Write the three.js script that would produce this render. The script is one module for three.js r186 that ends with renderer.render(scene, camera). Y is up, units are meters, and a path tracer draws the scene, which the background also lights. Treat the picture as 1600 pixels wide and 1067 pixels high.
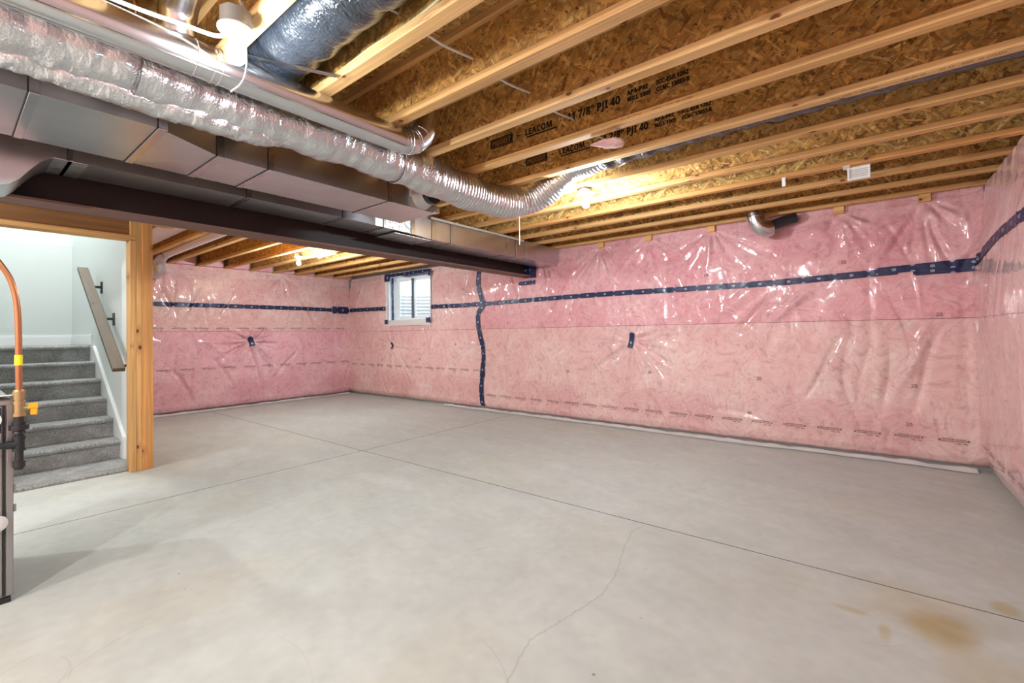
import * as THREE from 'three';
import { RoundedBoxGeometry } from 'three/addons/geometries/RoundedBoxGeometry.js';
import { mergeGeometries } from 'three/addons/utils/BufferGeometryUtils.js';
import { RectAreaLightUniformsLib } from 'three/addons/lights/RectAreaLightUniformsLib.js';

// ------------------------------------------------------------------ camera, light, exposure
const scene = new THREE.Scene();
const camera = new THREE.PerspectiveCamera(74.087, 1600 / 1067, 0.05, 200);
{
  const right = new THREE.Vector3(0.78398, -0.014156, -0.62062);
  const up = new THREE.Vector3(0.019592, 0.999806, 0.0019446);
  const back = new THREE.Vector3(0.620473, -0.013684, 0.784108);
  camera.quaternion.setFromRotationMatrix(new THREE.Matrix4().makeBasis(right, up, back));
  camera.position.set(0, 1.18, 0);
  camera.setViewOffset(1600, 1067, 0, 22.2, 1600, 1067);   // the photograph's upright lines come from a shifted lens
}
const renderer = new THREE.WebGLRenderer({ antialias: true });
renderer.toneMapping = THREE.LinearToneMapping;
renderer.toneMappingExposure = 1.25;
renderer.shadowMap.enabled = true;
RectAreaLightUniformsLib.init();
scene.background = new THREE.Color(0.80, 0.92, 1.0);
scene.backgroundIntensity = 4.2;
const BULB = 6.0;                                   // candela of each bare bulb
const BULB_COLOR = new THREE.Color(0.86, 0.955, 1.0);
const STAIR_LIGHT = 25;                              // added panel over the stairwell, for light from the upper floors
const STAIR_COLOR = new THREE.Color(0.98, 0.98, 1.0);

// ------------------------------------------------------------------ random numbers and noise
function rng(seed) { let a = seed >>> 0; return () => { a = (a + 0x6D2B79F5) | 0; let t = Math.imul(a ^ (a >>> 15), 1 | a); t = (t + Math.imul(t ^ (t >>> 7), 61 | t)) ^ t; return ((t ^ (t >>> 14)) >>> 0) / 4294967296; }; }
function hash2(x, y, s) { let h = Math.imul(x, 374761393) + Math.imul(y, 668265263) + Math.imul(s, 1442695041); h = Math.imul(h ^ (h >>> 13), 1274126177); return ((h ^ (h >>> 16)) >>> 0) / 4294967296; }
function noise(x, y, s = 0, px = 0, py = 0) {          // value noise, optionally periodic in whole cells
  const xi = Math.floor(x), yi = Math.floor(y), fx = x - xi, fy = y - yi;
  const u = fx * fx * (3 - 2 * fx), v = fy * fy * (3 - 2 * fy);
  const w = (a, p) => (p ? ((a % p) + p) % p : a);
  const a = hash2(w(xi, px), w(yi, py), s), b = hash2(w(xi + 1, px), w(yi, py), s), c = hash2(w(xi, px), w(yi + 1, py), s), d = hash2(w(xi + 1, px), w(yi + 1, py), s);
  return a + (b - a) * u + (c - a) * v + (a - b - c + d) * u * v;
}
function fbm(x, y, oct = 4, s = 0, px = 0, py = 0) { let v = 0, a = 0.5, t = 0; for (let i = 0; i < oct; i++) { v += a * noise(x, y, s + i * 17, px, py); t += a; a *= 0.5; x *= 2; y *= 2; px *= 2; py *= 2; } return v / t; }
const clamp = (x, a, b) => Math.min(b, Math.max(a, x));
const lerp = (a, b, t) => a + (b - a) * t;
const smooth = (a, b, x) => { const t = clamp((x - a) / (b - a), 0, 1); return t * t * (3 - 2 * t); };

// ------------------------------------------------------------------ textures (all in metres through texture.repeat)
function floatTex(w, h, fn, mw, mh) {                   // heights in 0..1 without steps
  const d = new Float32Array(w * h * 4);
  for (let y = 0; y < h; y++) for (let x = 0; x < w; x++) { const c = fn(x, y), i = (y * w + x) * 4; d[i] = d[i + 1] = d[i + 2] = c; d[i + 3] = 1; }
  return finish(new THREE.DataTexture(d, w, h, THREE.RGBAFormat, THREE.FloatType), mw, mh, false);
}
function dataTex(w, h, fn, mw, mh, srgb = true) {
  const d = new Uint8Array(w * h * 4);
  for (let y = 0; y < h; y++) for (let x = 0; x < w; x++) { const c = fn(x, y), i = (y * w + x) * 4; d[i] = clamp(c[0], 0, 255); d[i + 1] = clamp(c[1], 0, 255); d[i + 2] = clamp(c[2], 0, 255); d[i + 3] = 255; }
  return finish(new THREE.DataTexture(d, w, h, THREE.RGBAFormat), mw, mh, srgb);
}
function finish(t, mw, mh, srgb) {
  t.wrapS = t.wrapT = THREE.RepeatWrapping; t.magFilter = THREE.LinearFilter; t.minFilter = THREE.LinearMipmapLinearFilter;
  if (mw) t.repeat.set(1 / mw, 1 / mh);
  if (srgb) t.colorSpace = THREE.SRGBColorSpace;
  t.needsUpdate = true; return t;
}
function canvasTex(w, h, draw, mw, mh, srgb = true) {
  const c = document.createElement('canvas'); c.width = w; c.height = h; draw(c.getContext('2d'), w, h);
  return finish(new THREE.CanvasTexture(c), mw, mh, srgb);
}
const R0 = rng(11);
// softwood: growth streaks along u, knots
const knots = Array.from({ length: 9 }, () => [R0() * 2.4, R0() * 0.4, 0.006 + R0() * 0.008]);
const woodTex = dataTex(1024, 256, (x, y) => {
  let u = x / 1024 * 2.4, v = y / 256 * 0.4, dark = 0, bend = 0;
  for (const [ku, kv, kr] of knots) { let du = Math.abs(u - ku); du = Math.min(du, 2.4 - du); let dv = v - kv; const r = Math.hypot(du / 1.5, dv) / kr; if (r < 7) { dark += smooth(1.35, 0.5, r) * 0.8 + 0.18 * smooth(5, 1, r); bend += Math.sign(dv) * 0.012 * Math.exp(-r * r * 0.12); } }
  const g = fbm(u * 2.5, (v + bend) * 150, 3, 5, 6, 60), g2 = fbm(u * 1.25, (v + bend) * 30, 2, 9, 3, 12), m = fbm(u * 2.5, v * 20, 3, 40, 6, 8);
  const k = 0.80 + 0.26 * g + 0.16 * (g2 - 0.5) + 0.14 * (m - 0.5);
  return [232 * k * (1 - 0.55 * dark), 190 * k * (1 - 0.72 * dark), 132 * k * (1 - 0.82 * dark)];
}, 2.4, 0.4);
// oriented strand board: thousands of flakes
function osb(seed, strong) {
  return canvasTex(1024, 1024, (g, w, h) => {
    const r = rng(seed); g.fillStyle = '#b58a4c'; g.fillRect(0, 0, w, h);
    for (let i = 0; i < 5200; i++) {
      const x = r() * w, y = r() * h, L = 26 + r() * 74, B = 6 + r() * 16, a = (r() - 0.5) * 2.4 + (r() < 0.35 ? 1.57 : 0), t = r();
      const b = 0.72 + r() * 0.46, base = t < 0.10 ? [128, 86, 40] : t < 0.5 ? [192, 146, 82] : t < 0.8 ? [208, 166, 100] : [228, 194, 134];
      g.fillStyle = `rgba(${base.map((q) => Math.round(clamp(q * b, 0, 255))).join(',')},${(strong ? 0.5 : 0.34) + r() * 0.35})`;
      for (const [ox, oy] of [[0, 0], [x < 100 ? w : -w, 0], [0, y < 100 ? h : -h]]) {
        if ((ox && x > 100 && x < w - 100) || (oy && y > 100 && y < h - 100)) continue;
        g.save(); g.translate(x + ox, y + oy); g.rotate(a); g.beginPath(); g.moveTo(-L / 2, -B / 2); g.lineTo(L / 2 - r() * 8, -B / 2 + r() * 4); g.lineTo(L / 2, B / 2); g.lineTo(-L / 2 + r() * 8, B / 2 - r() * 4); g.closePath(); g.fill();
        if (r() < 0.4) { g.strokeStyle = 'rgba(70,40,12,0.35)'; g.lineWidth = 1; g.stroke(); } g.restore();
      }
    }
    for (let i = 0; i < 420; i++) { g.fillStyle = `rgba(58,34,12,${0.35 + r() * 0.4})`; g.beginPath(); g.ellipse(r() * w, r() * h, 2 + r() * 9, 1.2 + r() * 2.5, r() * 3, 0, 7); g.fill(); }
  }, 1.05, 1.05);
}
const osbTexA = osb(21, true), osbTexB = osb(22, false);
const osbBump = dataTex(512, 512, (x, y) => { const a = fbm(x / 512 * 60, y / 512 * 60, 3, 3, 60, 60) * 255; return [a, a, a]; }, 1.05, 1.05, false);
// power-trowelled concrete with stains and a few hairline cracks; one sheet over the whole floor
const FX0 = -8.7, FX1 = 1.0, FZ0 = -5.5, FZ1 = 3.3, FW = FX1 - FX0, FD = FZ1 - FZ0;
const crackLines = [
  [[-0.93, -1.0], [-0.99, -1.2], [-1.05, -1.41], [-1.02, -1.55], [-1.0, -1.67], [-0.97, -1.85], [-0.99, -2.03], [-1.07, -2.3], [-1.13, -2.54], [-1.1, -2.66]],
];
const spots = [[0.2, -2.42, 0.13, 0.16, 0.75], [0.12, -2.55, 0.28, 0.26, 0.35], [0.42, -2.77, 0.05, 0.07, 0.8], [-0.09, -2.38, 0.07, 0.03, 0.6], [0.02, -2.28, 0.025, 0.08, 0.6], [0.3, -2.2, 0.2, 0.2, 0.3]];
const floorTex = canvasTex(2048, 2048, (g, w, h) => {
  const im = g.createImageData(w, h), r = rng(5);
  for (let y = 0; y < h; y++) for (let x = 0; x < w; x++) {
    const X = FX0 + x / w * FW, Z = FZ0 + y / h * FD;
    const a = fbm(X * 0.9, Z * 0.9, 4, 1), b = fbm(X * 5 + 2 * a, Z * 5, 4, 2), c = fbm(X * 24, Z * 24, 2, 3), sw = fbm(X * 3.2 + Z * 1.4, Z * 11 - X * 3, 3, 4);
    let k = 0.92 + 0.05 * (a - 0.5) + 0.05 * (b - 0.5) + 0.05 * (c - 0.5) + 0.05 * (sw - 0.5);
    let yl = smooth(0.52, 0.75, fbm(X * 1.6 + 7, Z * 1.6, 4, 8)) * 0.03, br = 0;
    for (const [sx, sz, rx, rz, q] of spots) { const dd = Math.hypot((X - sx) / rx, (Z - sz) / rz) + 0.7 * (b - 0.5); br += q * smooth(1.1, 0.3, dd) * 0.28; }
    const wh = smooth(0.9, 0.2, Math.hypot((X + 3.05) / 0.5, (Z + 2.25) / 0.16) + 1.2 * (b - 0.5)) * 0.05;
    const i = (y * w + x) * 4;
    im.data[i] = 204 * (k + wh) * (1 - 0.25 * br); im.data[i + 1] = 210 * (k + wh) * (1 - 0.55 * br - yl * 0.35); im.data[i + 2] = 206 * (k + wh) * (1 - 1.1 * br - yl); im.data[i + 3] = 255;
  }
  g.putImageData(im, 0, 0);
  const px = (X, Z) => [(X - FX0) / FW * w, (Z - FZ0) / FD * h];
  g.lineCap = 'round';
  for (const L of crackLines) for (let i = 0; i + 1 < L.length; i++) { let [x0, z0] = L[i], [x1, z1] = L[i + 1]; g.strokeStyle = 'rgba(125,120,112,0.42)'; g.lineWidth = 0.9; g.beginPath(); for (let s = 0; s <= 8; s++) { const t = s / 8, q = px(lerp(x0, x1, t) + (r() - 0.5) * 0.008, lerp(z0, z1, t)); s ? g.lineTo(...q) : g.moveTo(...q); } g.stroke(); }
  for (let i = 0; i < 150; i++) { g.fillStyle = `rgba(70,64,55,${0.3 + r() * 0.5})`; g.beginPath(); g.ellipse(r() * w, r() * h, 0.6 + r() * 1.1, 0.5 + r() * 0.6, r() * 3, 0, 7); g.fill(); }
  for (let i = 0; i < 130; i++) { g.strokeStyle = `rgba(120,112,100,${0.10 + r() * 0.2})`; g.lineWidth = 0.8; const x = r() * w, y = r() * h, L = 8 + r() * 40, a = r() * 6.3; g.beginPath(); g.moveTo(x, y); g.quadraticCurveTo(x + L * Math.cos(a), y + L * Math.sin(a), x + L * 1.8 * Math.cos(a + 0.4), y + L * 1.8 * Math.sin(a + 0.4)); g.stroke(); }
}, 0, 0);
floorTex.flipY = false;
const floorBump = dataTex(512, 512, (x, y) => { const a = fbm(x / 512 * 40, y / 512 * 16, 4, 33, 40, 16) * 255; return [a, a, a]; }, 1.3, 1.3, false);
// glass-fibre batts: clouds of pink with fibres
const battTex = dataTex(1024, 1024, (x, y) => {
  const u = x / 1024, v = y / 1024, wx = noise(u * 9, v * 9, 60, 9, 9) - 0.5, wy = noise(u * 9, v * 9, 59, 9, 9) - 0.5;
  const edge = Math.min(smooth(0, 0.05, u), smooth(0, 0.05, 1 - u), smooth(0, 0.05, v), smooth(0, 0.05, 1 - v));   // the warp fades out towards the seams of the tile
  const uu = u + 0.10 * wx * edge, vv = v + 0.10 * wy * edge;
  const a = fbm(uu * 5, vv * 5, 4, 61, 5, 5), b = fbm(uu * 18, vv * 18, 4, 62, 18, 18), f = 1 - Math.abs(2 * fbm(uu * 34, vv * 26, 3, 63, 34, 26) - 1), q = noise(u * 150, v * 150, 64, 150, 150), g = fbm(uu * 70, vv * 70, 2, 65, 70, 70);
  const t = clamp(1.25 * (0.50 * a + 0.30 * b + 0.20 * g - 0.5) + 0.54 - 0.20 * smooth(0.84, 1.0, f), 0, 1), d = (q > 0.975 ? 0.13 : 0) + 0.07 * smooth(0.62, 0.8, fbm(uu * 40, vv * 40, 2, 68, 40, 40));
  const c0 = [240, 219, 213], c1 = [212, 150, 155];
  return [0, 1, 2].map((i) => lerp(c0[i], c1[i], 1 - t) * (1 - d));
}, 1.7, 1.7);
const battBump = dataTex(512, 512, (x, y) => { const u = x / 512, v = y / 512, a = (0.5 * fbm(u * 20, v * 20, 4, 66, 20, 20) + 0.5 * fbm(u * 30, v * 60, 3, 67, 30, 60)) * 255; return [a, a, a]; }, 0.9, 0.9, false);
// creases pulled into polyethylene sheet
function creaseTex(seed, stars = [], tops = []) {
  const W = 2048, H = 1024, mw = 4.6, mh = 2.3, f = new Float32Array(W * H), r = rng(seed), pxm = W / mw;
  const stroke = (x, y, a, L, amp, sig, curve) => {
    const n = Math.ceil(L * pxm / 1.2), s = sig * pxm, R = Math.ceil(s * 2.6);
    for (let i = 0; i < n; i++) {
      const t = i / n, aa = a + curve * (t - 0.5), k = amp * Math.sin(Math.PI * t) ** 0.7; x += Math.cos(aa) * L / n; y += Math.sin(aa) * L / n;
      const cx = x * pxm, cy = y * pxm;
      for (let yy = Math.floor(cy - R); yy <= cy + R; yy++) { if (yy < 0 || yy >= H) continue; for (let xx = Math.floor(cx - R); xx <= cx + R; xx++) { const q = k * Math.exp(-((xx - cx) ** 2 + (yy - cy) ** 2) / (s * s)), j = yy * W + ((xx % W) + W) % W; if (Math.abs(q) > Math.abs(f[j])) f[j] = q; } }
    }
  };
  for (const [sx, sy, n, big] of stars) for (let i = 0; i < n; i++) { const a = i / n * 6.283 + (r() - 0.5) * 0.3, q = 0.02 + r() * 0.05, down = Math.sin(a) < 0.2 ? 1 : 0.6; stroke(sx + q * Math.cos(a), sy + q * Math.sin(a), a, (0.12 + r() * r() * 0.6) * big * down, (r() < 0.8 ? 1 : -1) * (0.5 + r() * 0.5), 0.0032 + r() * 0.005, (r() - 0.5) * 0.3); }
  for (const [sx, sy] of tops) for (let i = 0; i < 16; i++) { const a = -1.57 + (r() - 0.5) * 1.9, q = 0.03 + r() * 0.05; stroke(sx + q * Math.cos(a), sy + q * Math.sin(a), a, 0.15 + r() * 0.5, (r() < 0.75 ? 1 : -1) * (0.35 + r() * 0.4), 0.004 + r() * 0.006, (r() - 0.5) * 0.4); }
  for (let c = 0; c < 13; c++) {                                     // bundles of creases around the taped seam
    const cx = r() * mw, cy = 1.42 + r() * 0.5, lean = 1.57 + (r() - 0.5) * 1.1, n = 5 + r() * 8;
    for (let i = 0; i < n; i++) stroke(cx + (r() - 0.5) * 0.5, cy + (r() - 0.5) * 0.25, lean + (r() - 0.5) * 0.35 - (r() < 0.5 ? Math.PI : 0), 0.08 + r() * 0.3, (r() < 0.8 ? 1 : -1) * (0.3 + r() * 0.5), 0.0028 + r() * 0.004, (r() - 0.5) * 0.5);
  }
  for (let i = 0; i < 34; i++) stroke(r() * mw, 1.0 + r() * 0.6, 1.57 + (r() - 0.5) * 0.9, 0.06 + r() * 0.2, 0.25 + r() * 0.4, 0.0026 + r() * 0.003, r() - 0.5);
  for (let i = 0; i < 46; i++) stroke(r() * mw, 0.1 + r() * 1.1, r() * 3.1, 0.15 + r() * 0.5, 0.2 + r() * 0.3, 0.005 + r() * 0.006, (r() - 0.5) * 0.6);
  for (let i = 0; i < 24; i++) stroke(r() * mw, 2.0 + r() * 0.22, (r() - 0.5) * 0.8, 0.1 + r() * 0.2, 0.4 + r() * 0.3, 0.004 + r() * 0.004, r() - 0.5);
  for (let p = 0; p < 9; p++) { const cx = r() * mw, cy = 1.35 + r() * 0.7; for (let i = 0; i < 16; i++) stroke(cx + (r() - 0.5) * 0.2, cy + (r() - 0.5) * 0.12, r() * 6.3, 0.03 + r() * 0.06, 0.5 + r() * 0.5, 0.003 + r() * 0.003, (r() - 0.5) * 2.5); }
  return floatTex(W, H, (x, y) => 0.5 + 0.41 * clamp(f[y * W + x], -1, 1) + 0.06 * (fbm(x / W * 24, y / H * 12, 3, seed + 3, 24, 12) - 0.5), mw, mh);
}
const creaseA = creaseTex(71, [[2.32, 1.075, 34, 1]], [[2.54, 2.3], [1.91, 2.29], [4.39, 2.27], [3.25, 2.28], [0.39, 2.28]]), creaseB = creaseTex(72, [[2.2, 0.99, 22, 0.7], [4.52, 1.0, 16, 0.7]], [[1.2, 2.28]]), creaseC = creaseTex(73, [[1.27, 1.11, 40, 1]], [[2.5, 2.3], [0.7, 2.3]]);
const foilBump = floatTex(1024, 1024, (x, y) => { const u = x / 1024, v = y / 1024, a = 1 - Math.abs(2 * fbm(u * 26, v * 9, 4, 81, 26, 9) - 1), b = 1 - Math.abs(2 * fbm(u * 40, v * 40, 3, 82, 40, 40) - 1), q = 0.6 * a + 0.4 * b; return q; }, 0.6, 0.6);
const softBump = floatTex(512, 512, (x, y) => fbm(x / 512 * 6, y / 512 * 6, 3, 91, 6, 6), 1.2, 1.2);
const zincColor = dataTex(512, 512, (x, y) => { const u = x / 512, v = y / 512, a = 214 + 14 * (fbm(u * 7, v * 7, 3, 97, 7, 7) - 0.5); return [a, a * 1.0, a * 1.01]; }, 0.8, 0.8);
const carpetTex = dataTex(512, 512, (x, y) => { const u = x / 512, v = y / 512, a = 0.80 + 0.34 * (noise(u * 128, v * 128, 101, 128, 128) - 0.5) + 0.26 * (fbm(u * 5, v * 5, 4, 102, 5, 5) - 0.5); return [196 * a, 197 * a, 195 * a]; }, 0.5, 0.5);
const carpetBump = dataTex(512, 512, (x, y) => { const a = noise(x / 512 * 170, y / 512 * 170, 103, 170, 170) * 255; return [a, a, a]; }, 0.5, 0.5, false);
const tapeTex = canvasTex(1024, 64, (g, w, h) => {
  g.fillStyle = '#101b45'; g.fillRect(0, 0, w, h);
  const oval = (x, y) => { g.fillStyle = '#c9cfdd'; g.beginPath(); g.ellipse(x, y, 15, 12, 0, 0, 7); g.fill(); g.fillStyle = '#16225a'; g.beginPath(); g.ellipse(x, y, 11, 8.5, 0, 0, 7); g.fill(); g.strokeStyle = '#e8ebf2'; g.lineWidth = 3; g.beginPath(); g.moveTo(x - 7, y + 1); g.lineTo(x - 2, y - 2); g.lineTo(x + 2, y + 2); g.lineTo(x + 7, y - 2); g.stroke(); };
  for (let i = 0; i < 5; i++) { oval(128 + i * 256, 32); oval(i * 256, 1); oval(i * 256, 63); }
  g.strokeStyle = 'rgba(90,110,170,0.55)'; g.lineWidth = 3; for (let i = 0; i < 4; i++) { g.beginPath(); g.moveTo(i * 256 + 40, 24); g.lineTo(i * 256 + 86, 24); g.moveTo(i * 256 + 170, 42); g.lineTo(i * 256 + 216, 42); g.stroke(); }
}, 1.0, 1);

// ------------------------------------------------------------------ materials
const std = (o) => new THREE.MeshStandardMaterial(o), phys = (o) => new THREE.MeshPhysicalMaterial(o);
const L = (r, g, b) => new THREE.Color().setRGB(r, g, b);
const M = {
  wood: [L(0.95, 0.90, 0.82), L(0.92, 0.81, 0.66), L(0.88, 0.78, 0.64), L(0.88, 0.68, 0.48)].map((color) => std({ map: woodTex, color, roughness: 0.72 })),
  osb: [std({ map: osbTexA, color: L(0.95, 0.88, 0.72), roughness: 0.8, bumpMap: osbBump, bumpScale: 0.0015 }), std({ map: osbTexB, color: L(0.92, 0.80, 0.58), roughness: 0.8, bumpMap: osbBump, bumpScale: 0.0015 }), std({ map: osbTexA, color: L(1.0, 0.98, 0.86), roughness: 0.8, bumpMap: osbBump, bumpScale: 0.0015 })],
  darkWood: std({ map: woodTex, color: L(0.34, 0.24, 0.17), roughness: 0.75 }),
  floor: std({ map: floorTex, roughness: 0.62, bumpMap: floorBump, bumpScale: 0.0012 }),
  joint: std({ color: L(0.10, 0.09, 0.085), roughness: 0.95 }),
  concrete: std({ color: L(0.36, 0.35, 0.33), roughness: 0.95 }),
  pinkUpper: std({ map: battTex, color: L(0.98, 0.82, 0.87), roughness: 1, bumpMap: battBump, bumpScale: 0.006 }),
  pinkLower: std({ map: battTex, color: L(0.99, 1.0, 0.96), roughness: 1, bumpMap: battBump, bumpScale: 0.006 }),
  pinkLeft: std({ map: battTex, color: L(1.0, 0.88, 0.98), roughness: 1, bumpMap: battBump, bumpScale: 0.006 }),
  polyA: phys({ color: 0xffffff, roughness: 0.075, transmission: 1, thickness: 0, ior: 1.5, bumpMap: creaseA, bumpScale: 0.007, side: THREE.DoubleSide }),
  polyB: phys({ color: 0xffffff, roughness: 0.075, transmission: 1, thickness: 0, ior: 1.5, bumpMap: creaseB, bumpScale: 0.007, side: THREE.DoubleSide }),
  polyC: phys({ color: 0xffffff, roughness: 0.075, transmission: 1, thickness: 0, ior: 1.5, bumpMap: creaseC, bumpScale: 0.013, side: THREE.DoubleSide }),
  polyMilky: phys({ color: L(0.86, 0.87, 0.86), roughness: 0.25, transmission: 0.25, thickness: 0, side: THREE.DoubleSide, bumpMap: softBump, bumpScale: 0.01 }),
  tape: phys({ map: tapeTex, roughness: 0.48, clearcoat: 0.12, clearcoatRoughness: 0.2, side: THREE.DoubleSide }),
  zinc: phys({ map: zincColor, color: L(0.92, 0.92, 0.93), metalness: 1, roughness: 0.30, bumpMap: softBump, bumpScale: 0.0007 }),
  zincBright: phys({ map: zincColor, color: L(0.95, 0.95, 0.96), metalness: 1, roughness: 0.22 }),
  seam: std({ color: L(0.03, 0.03, 0.03), roughness: 0.6 }),
  foil: phys({ color: L(0.66, 0.66, 0.68), metalness: 1, roughness: 0.3, bumpMap: foilBump, bumpScale: 0.0045 }),
  blackFoil: phys({ color: L(0.035, 0.042, 0.055), roughness: 0.28, clearcoat: 0.6, clearcoatRoughness: 0.18, bumpMap: foilBump, bumpScale: 0.008 }),
  steelLitBelow: std({ color: L(0.17, 0.095, 0.075), roughness: 0.8 }),  // same primer as steel, coloured lighter for floor bounce on the underside
  steel: std({ color: L(0.018, 0.006, 0.0045), roughness: 0.6, bumpMap: softBump, bumpScale: 0.002 }),
  white: std({ color: L(0.80, 0.80, 0.79), roughness: 0.5 }),
  porcelain: phys({ color: L(0.82, 0.82, 0.80), roughness: 0.25, clearcoat: 0.5 }),
  grayBox: std({ color: L(0.30, 0.30, 0.30), roughness: 0.5, metalness: 0.4 }),
  bulb: std({ color: 0xffffff, emissive: new THREE.Color(1, 0.96, 0.9), emissiveIntensity: 6, roughness: 0.4 }),
  cablePale: std({ color: L(0.40, 0.36, 0.29), roughness: 0.5 }),
  cable: std({ color: L(0.66, 0.64, 0.60), roughness: 0.5 }),
  cableYellow: std({ color: L(0.62, 0.55, 0.28), roughness: 0.5 }),
  black: std({ color: L(0.018, 0.018, 0.02), roughness: 0.45 }),
  iron: std({ color: L(0.035, 0.037, 0.04), roughness: 0.42, metalness: 0.5 }),
  copper: std({ color: L(0.50, 0.23, 0.11), roughness: 0.32, metalness: 0.85 }),
  brass: std({ color: L(0.50, 0.40, 0.20), roughness: 0.3, metalness: 0.9 }),
  yellow: std({ color: L(0.85, 0.42, 0.02), roughness: 0.45 }),
  yellowTape: std({ color: L(0.85, 0.75, 0.02), roughness: 0.5 }),
  cabinet: phys({ color: L(0.36, 0.355, 0.345), roughness: 0.36, metalness: 0.75, bumpMap: softBump, bumpScale: 0.003 }),
  trimMetal: std({ color: L(0.34, 0.34, 0.34), roughness: 0.3, metalness: 0.8 }),
  carpet: std({ map: carpetTex, color: L(1.0, 1.0, 0.99), roughness: 1, bumpMap: carpetBump, bumpScale: 0.004 }),
  drywall: std({ color: L(0.66, 0.70, 0.68), roughness: 0.9 }),
  trim: std({ color: L(0.80, 0.82, 0.82), roughness: 0.4 }),
  rail: std({ map: woodTex, color: L(0.15, 0.16, 0.175), roughness: 0.5 }),
  bracket: std({ color: L(0.07, 0.065, 0.06), roughness: 0.5, metalness: 0.4 }),
  vinyl: std({ color: L(0.85, 0.87, 0.88), roughness: 0.35 }),
  darkVinyl: std({ color: L(0.10, 0.12, 0.14), roughness: 0.5 }),
  liner: std({ color: L(0.74, 0.80, 0.86), roughness: 0.6 }),
  glass: phys({ color: 0xffffff, roughness: 0.02, transmission: 1, thickness: 0, ior: 1.5 }),
  grass: std({ color: L(0.10, 0.19, 0.06), roughness: 1 }),
  leaf: std({ color: L(0.13, 0.25, 0.10), roughness: 0.9, side: THREE.DoubleSide }),
  panel: std({ color: 0xffffff, emissive: STAIR_COLOR, emissiveIntensity: 2 }),
};

// ------------------------------------------------------------------ helpers
const used = {};
function numbered(n) { used[n] = (used[n] ?? -1) + 1; return used[n] ? `${n}_${String(used[n]).padStart(3, '0')}` : n; }
function shade(o) { o.castShadow = true; o.receiveShadow = true; return o; }
// a list of geometries is joined into one mesh
function part(name, geo, mat, parent) { const m = shade(new THREE.Mesh(Array.isArray(geo) ? mergeGeometries(geo.map((g) => { const q = g.index ? g.toNonIndexed() : g; for (const k of Object.keys(q.attributes)) if (!['position', 'normal', 'uv'].includes(k)) q.deleteAttribute(k); return q; })) : geo, mat)); m.name = name; parent.add(m); return m; }
function thing(name, label, category, group) { const o = new THREE.Group(); o.name = numbered(name); o.userData = { label, category }; if (group) o.userData.group = group; scene.add(o); return o; }
function single(name, geo, mat, label, category, group) { const m = part(numbered(name), geo, mat, scene); m.userData = { label, category }; if (group) m.userData.group = group; return m; }
function structure(name) { const o = new THREE.Group(); o.name = name; o.userData = { kind: 'structure' }; scene.add(o); return o; }
/** a box between two corners; uv in metres with u along its longest side; bevel rounds its edges */
function box(x0, y0, z0, x1, y1, z1, bevel = 0, off = null) {
  const sx = Math.abs(x1 - x0), sy = Math.abs(y1 - y0), sz = Math.abs(z1 - z0);
  const g = (bevel ? new RoundedBoxGeometry(sx, sy, sz, 1, Math.min(bevel, sx / 2.1, sy / 2.1, sz / 2.1)) : new THREE.BoxGeometry(sx, sy, sz));
  const p = g.attributes.position, n = g.attributes.normal, uv = g.attributes.uv, s = [sx, sy, sz], long = s.indexOf(Math.max(...s));
  const o = off ?? [x0 * 1.7 + z0 * 3.1, y0 * 2.3 + z0 * 0.7];
  for (let i = 0; i < p.count; i++) {
    const q = [p.getX(i), p.getY(i), p.getZ(i)], m = [n.getX(i), n.getY(i), n.getZ(i)].map(Math.abs), face = m.indexOf(Math.max(...m));
    const axes = [0, 1, 2].filter((a) => a !== face); let [a, b] = axes; if (b === long) [a, b] = [b, a];
    uv.setXY(i, q[a] + o[0], q[b] + o[1] + face * 0.13);
  }
  g.translate((x0 + x1) / 2, (y0 + y1) / 2, (z0 + z1) / 2); return g;
}
const V = (x, y, z) => new THREE.Vector3(x, y, z);
/** a tube through points; uv in metres; radius may vary with (t, angle) */
function tube(pts, r, seg = 60, rad = 12, fn = null, caps = true) {
  const c = new THREE.CatmullRomCurve3(pts.map((p) => V(...p)), false, 'centripetal'), len = c.getLength(), g = new THREE.TubeGeometry(c, seg, 1, rad, false);
  const p = g.attributes.position, uv = g.attributes.uv, q = V();
  for (let i = 0; i <= seg; i++) { const ctr = c.getPointAt(i / seg); for (let j = 0; j <= rad; j++) { const k = i * (rad + 1) + j; q.fromBufferAttribute(p, k).sub(ctr); const rr = fn ? fn(i / seg, j % rad / rad * Math.PI * 2, q, i / seg * len) : r; q.multiplyScalar(rr).add(ctr); p.setXYZ(k, q.x, q.y, q.z); uv.setXY(k, i / seg * len, j / rad * 2 * Math.PI * r); } }
  g.computeVertexNormals();
  if (fn || true) { const n = g.attributes.normal; for (let i = 0; i <= seg; i++) { const a = i * (rad + 1), b = a + rad, s = V(n.getX(a) + n.getX(b), n.getY(a) + n.getY(b), n.getZ(a) + n.getZ(b)).normalize(); n.setXYZ(a, s.x, s.y, s.z); n.setXYZ(b, s.x, s.y, s.z); } }
  if (!caps) return g;
  const ends = []; for (const t of [0, 1]) { const e = new THREE.CircleGeometry(fn ? r * 0.97 : r, rad), d = c.getTangentAt(t).multiplyScalar(t ? 1 : -1); e.applyQuaternion(new THREE.Quaternion().setFromUnitVectors(V(0, 0, 1), d)); const o = c.getPointAt(t); e.translate(o.x, o.y, o.z); ends.push(e); }
  return mergeGeometries([g, ...ends].map((e) => e.toNonIndexed()));
}
const cyl = (r0, r1, y0, y1, x, z, n = 20) => { const g = new THREE.CylinderGeometry(r1, r0, y1 - y0, n); g.translate(x, (y0 + y1) / 2, z); return g; };
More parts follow.
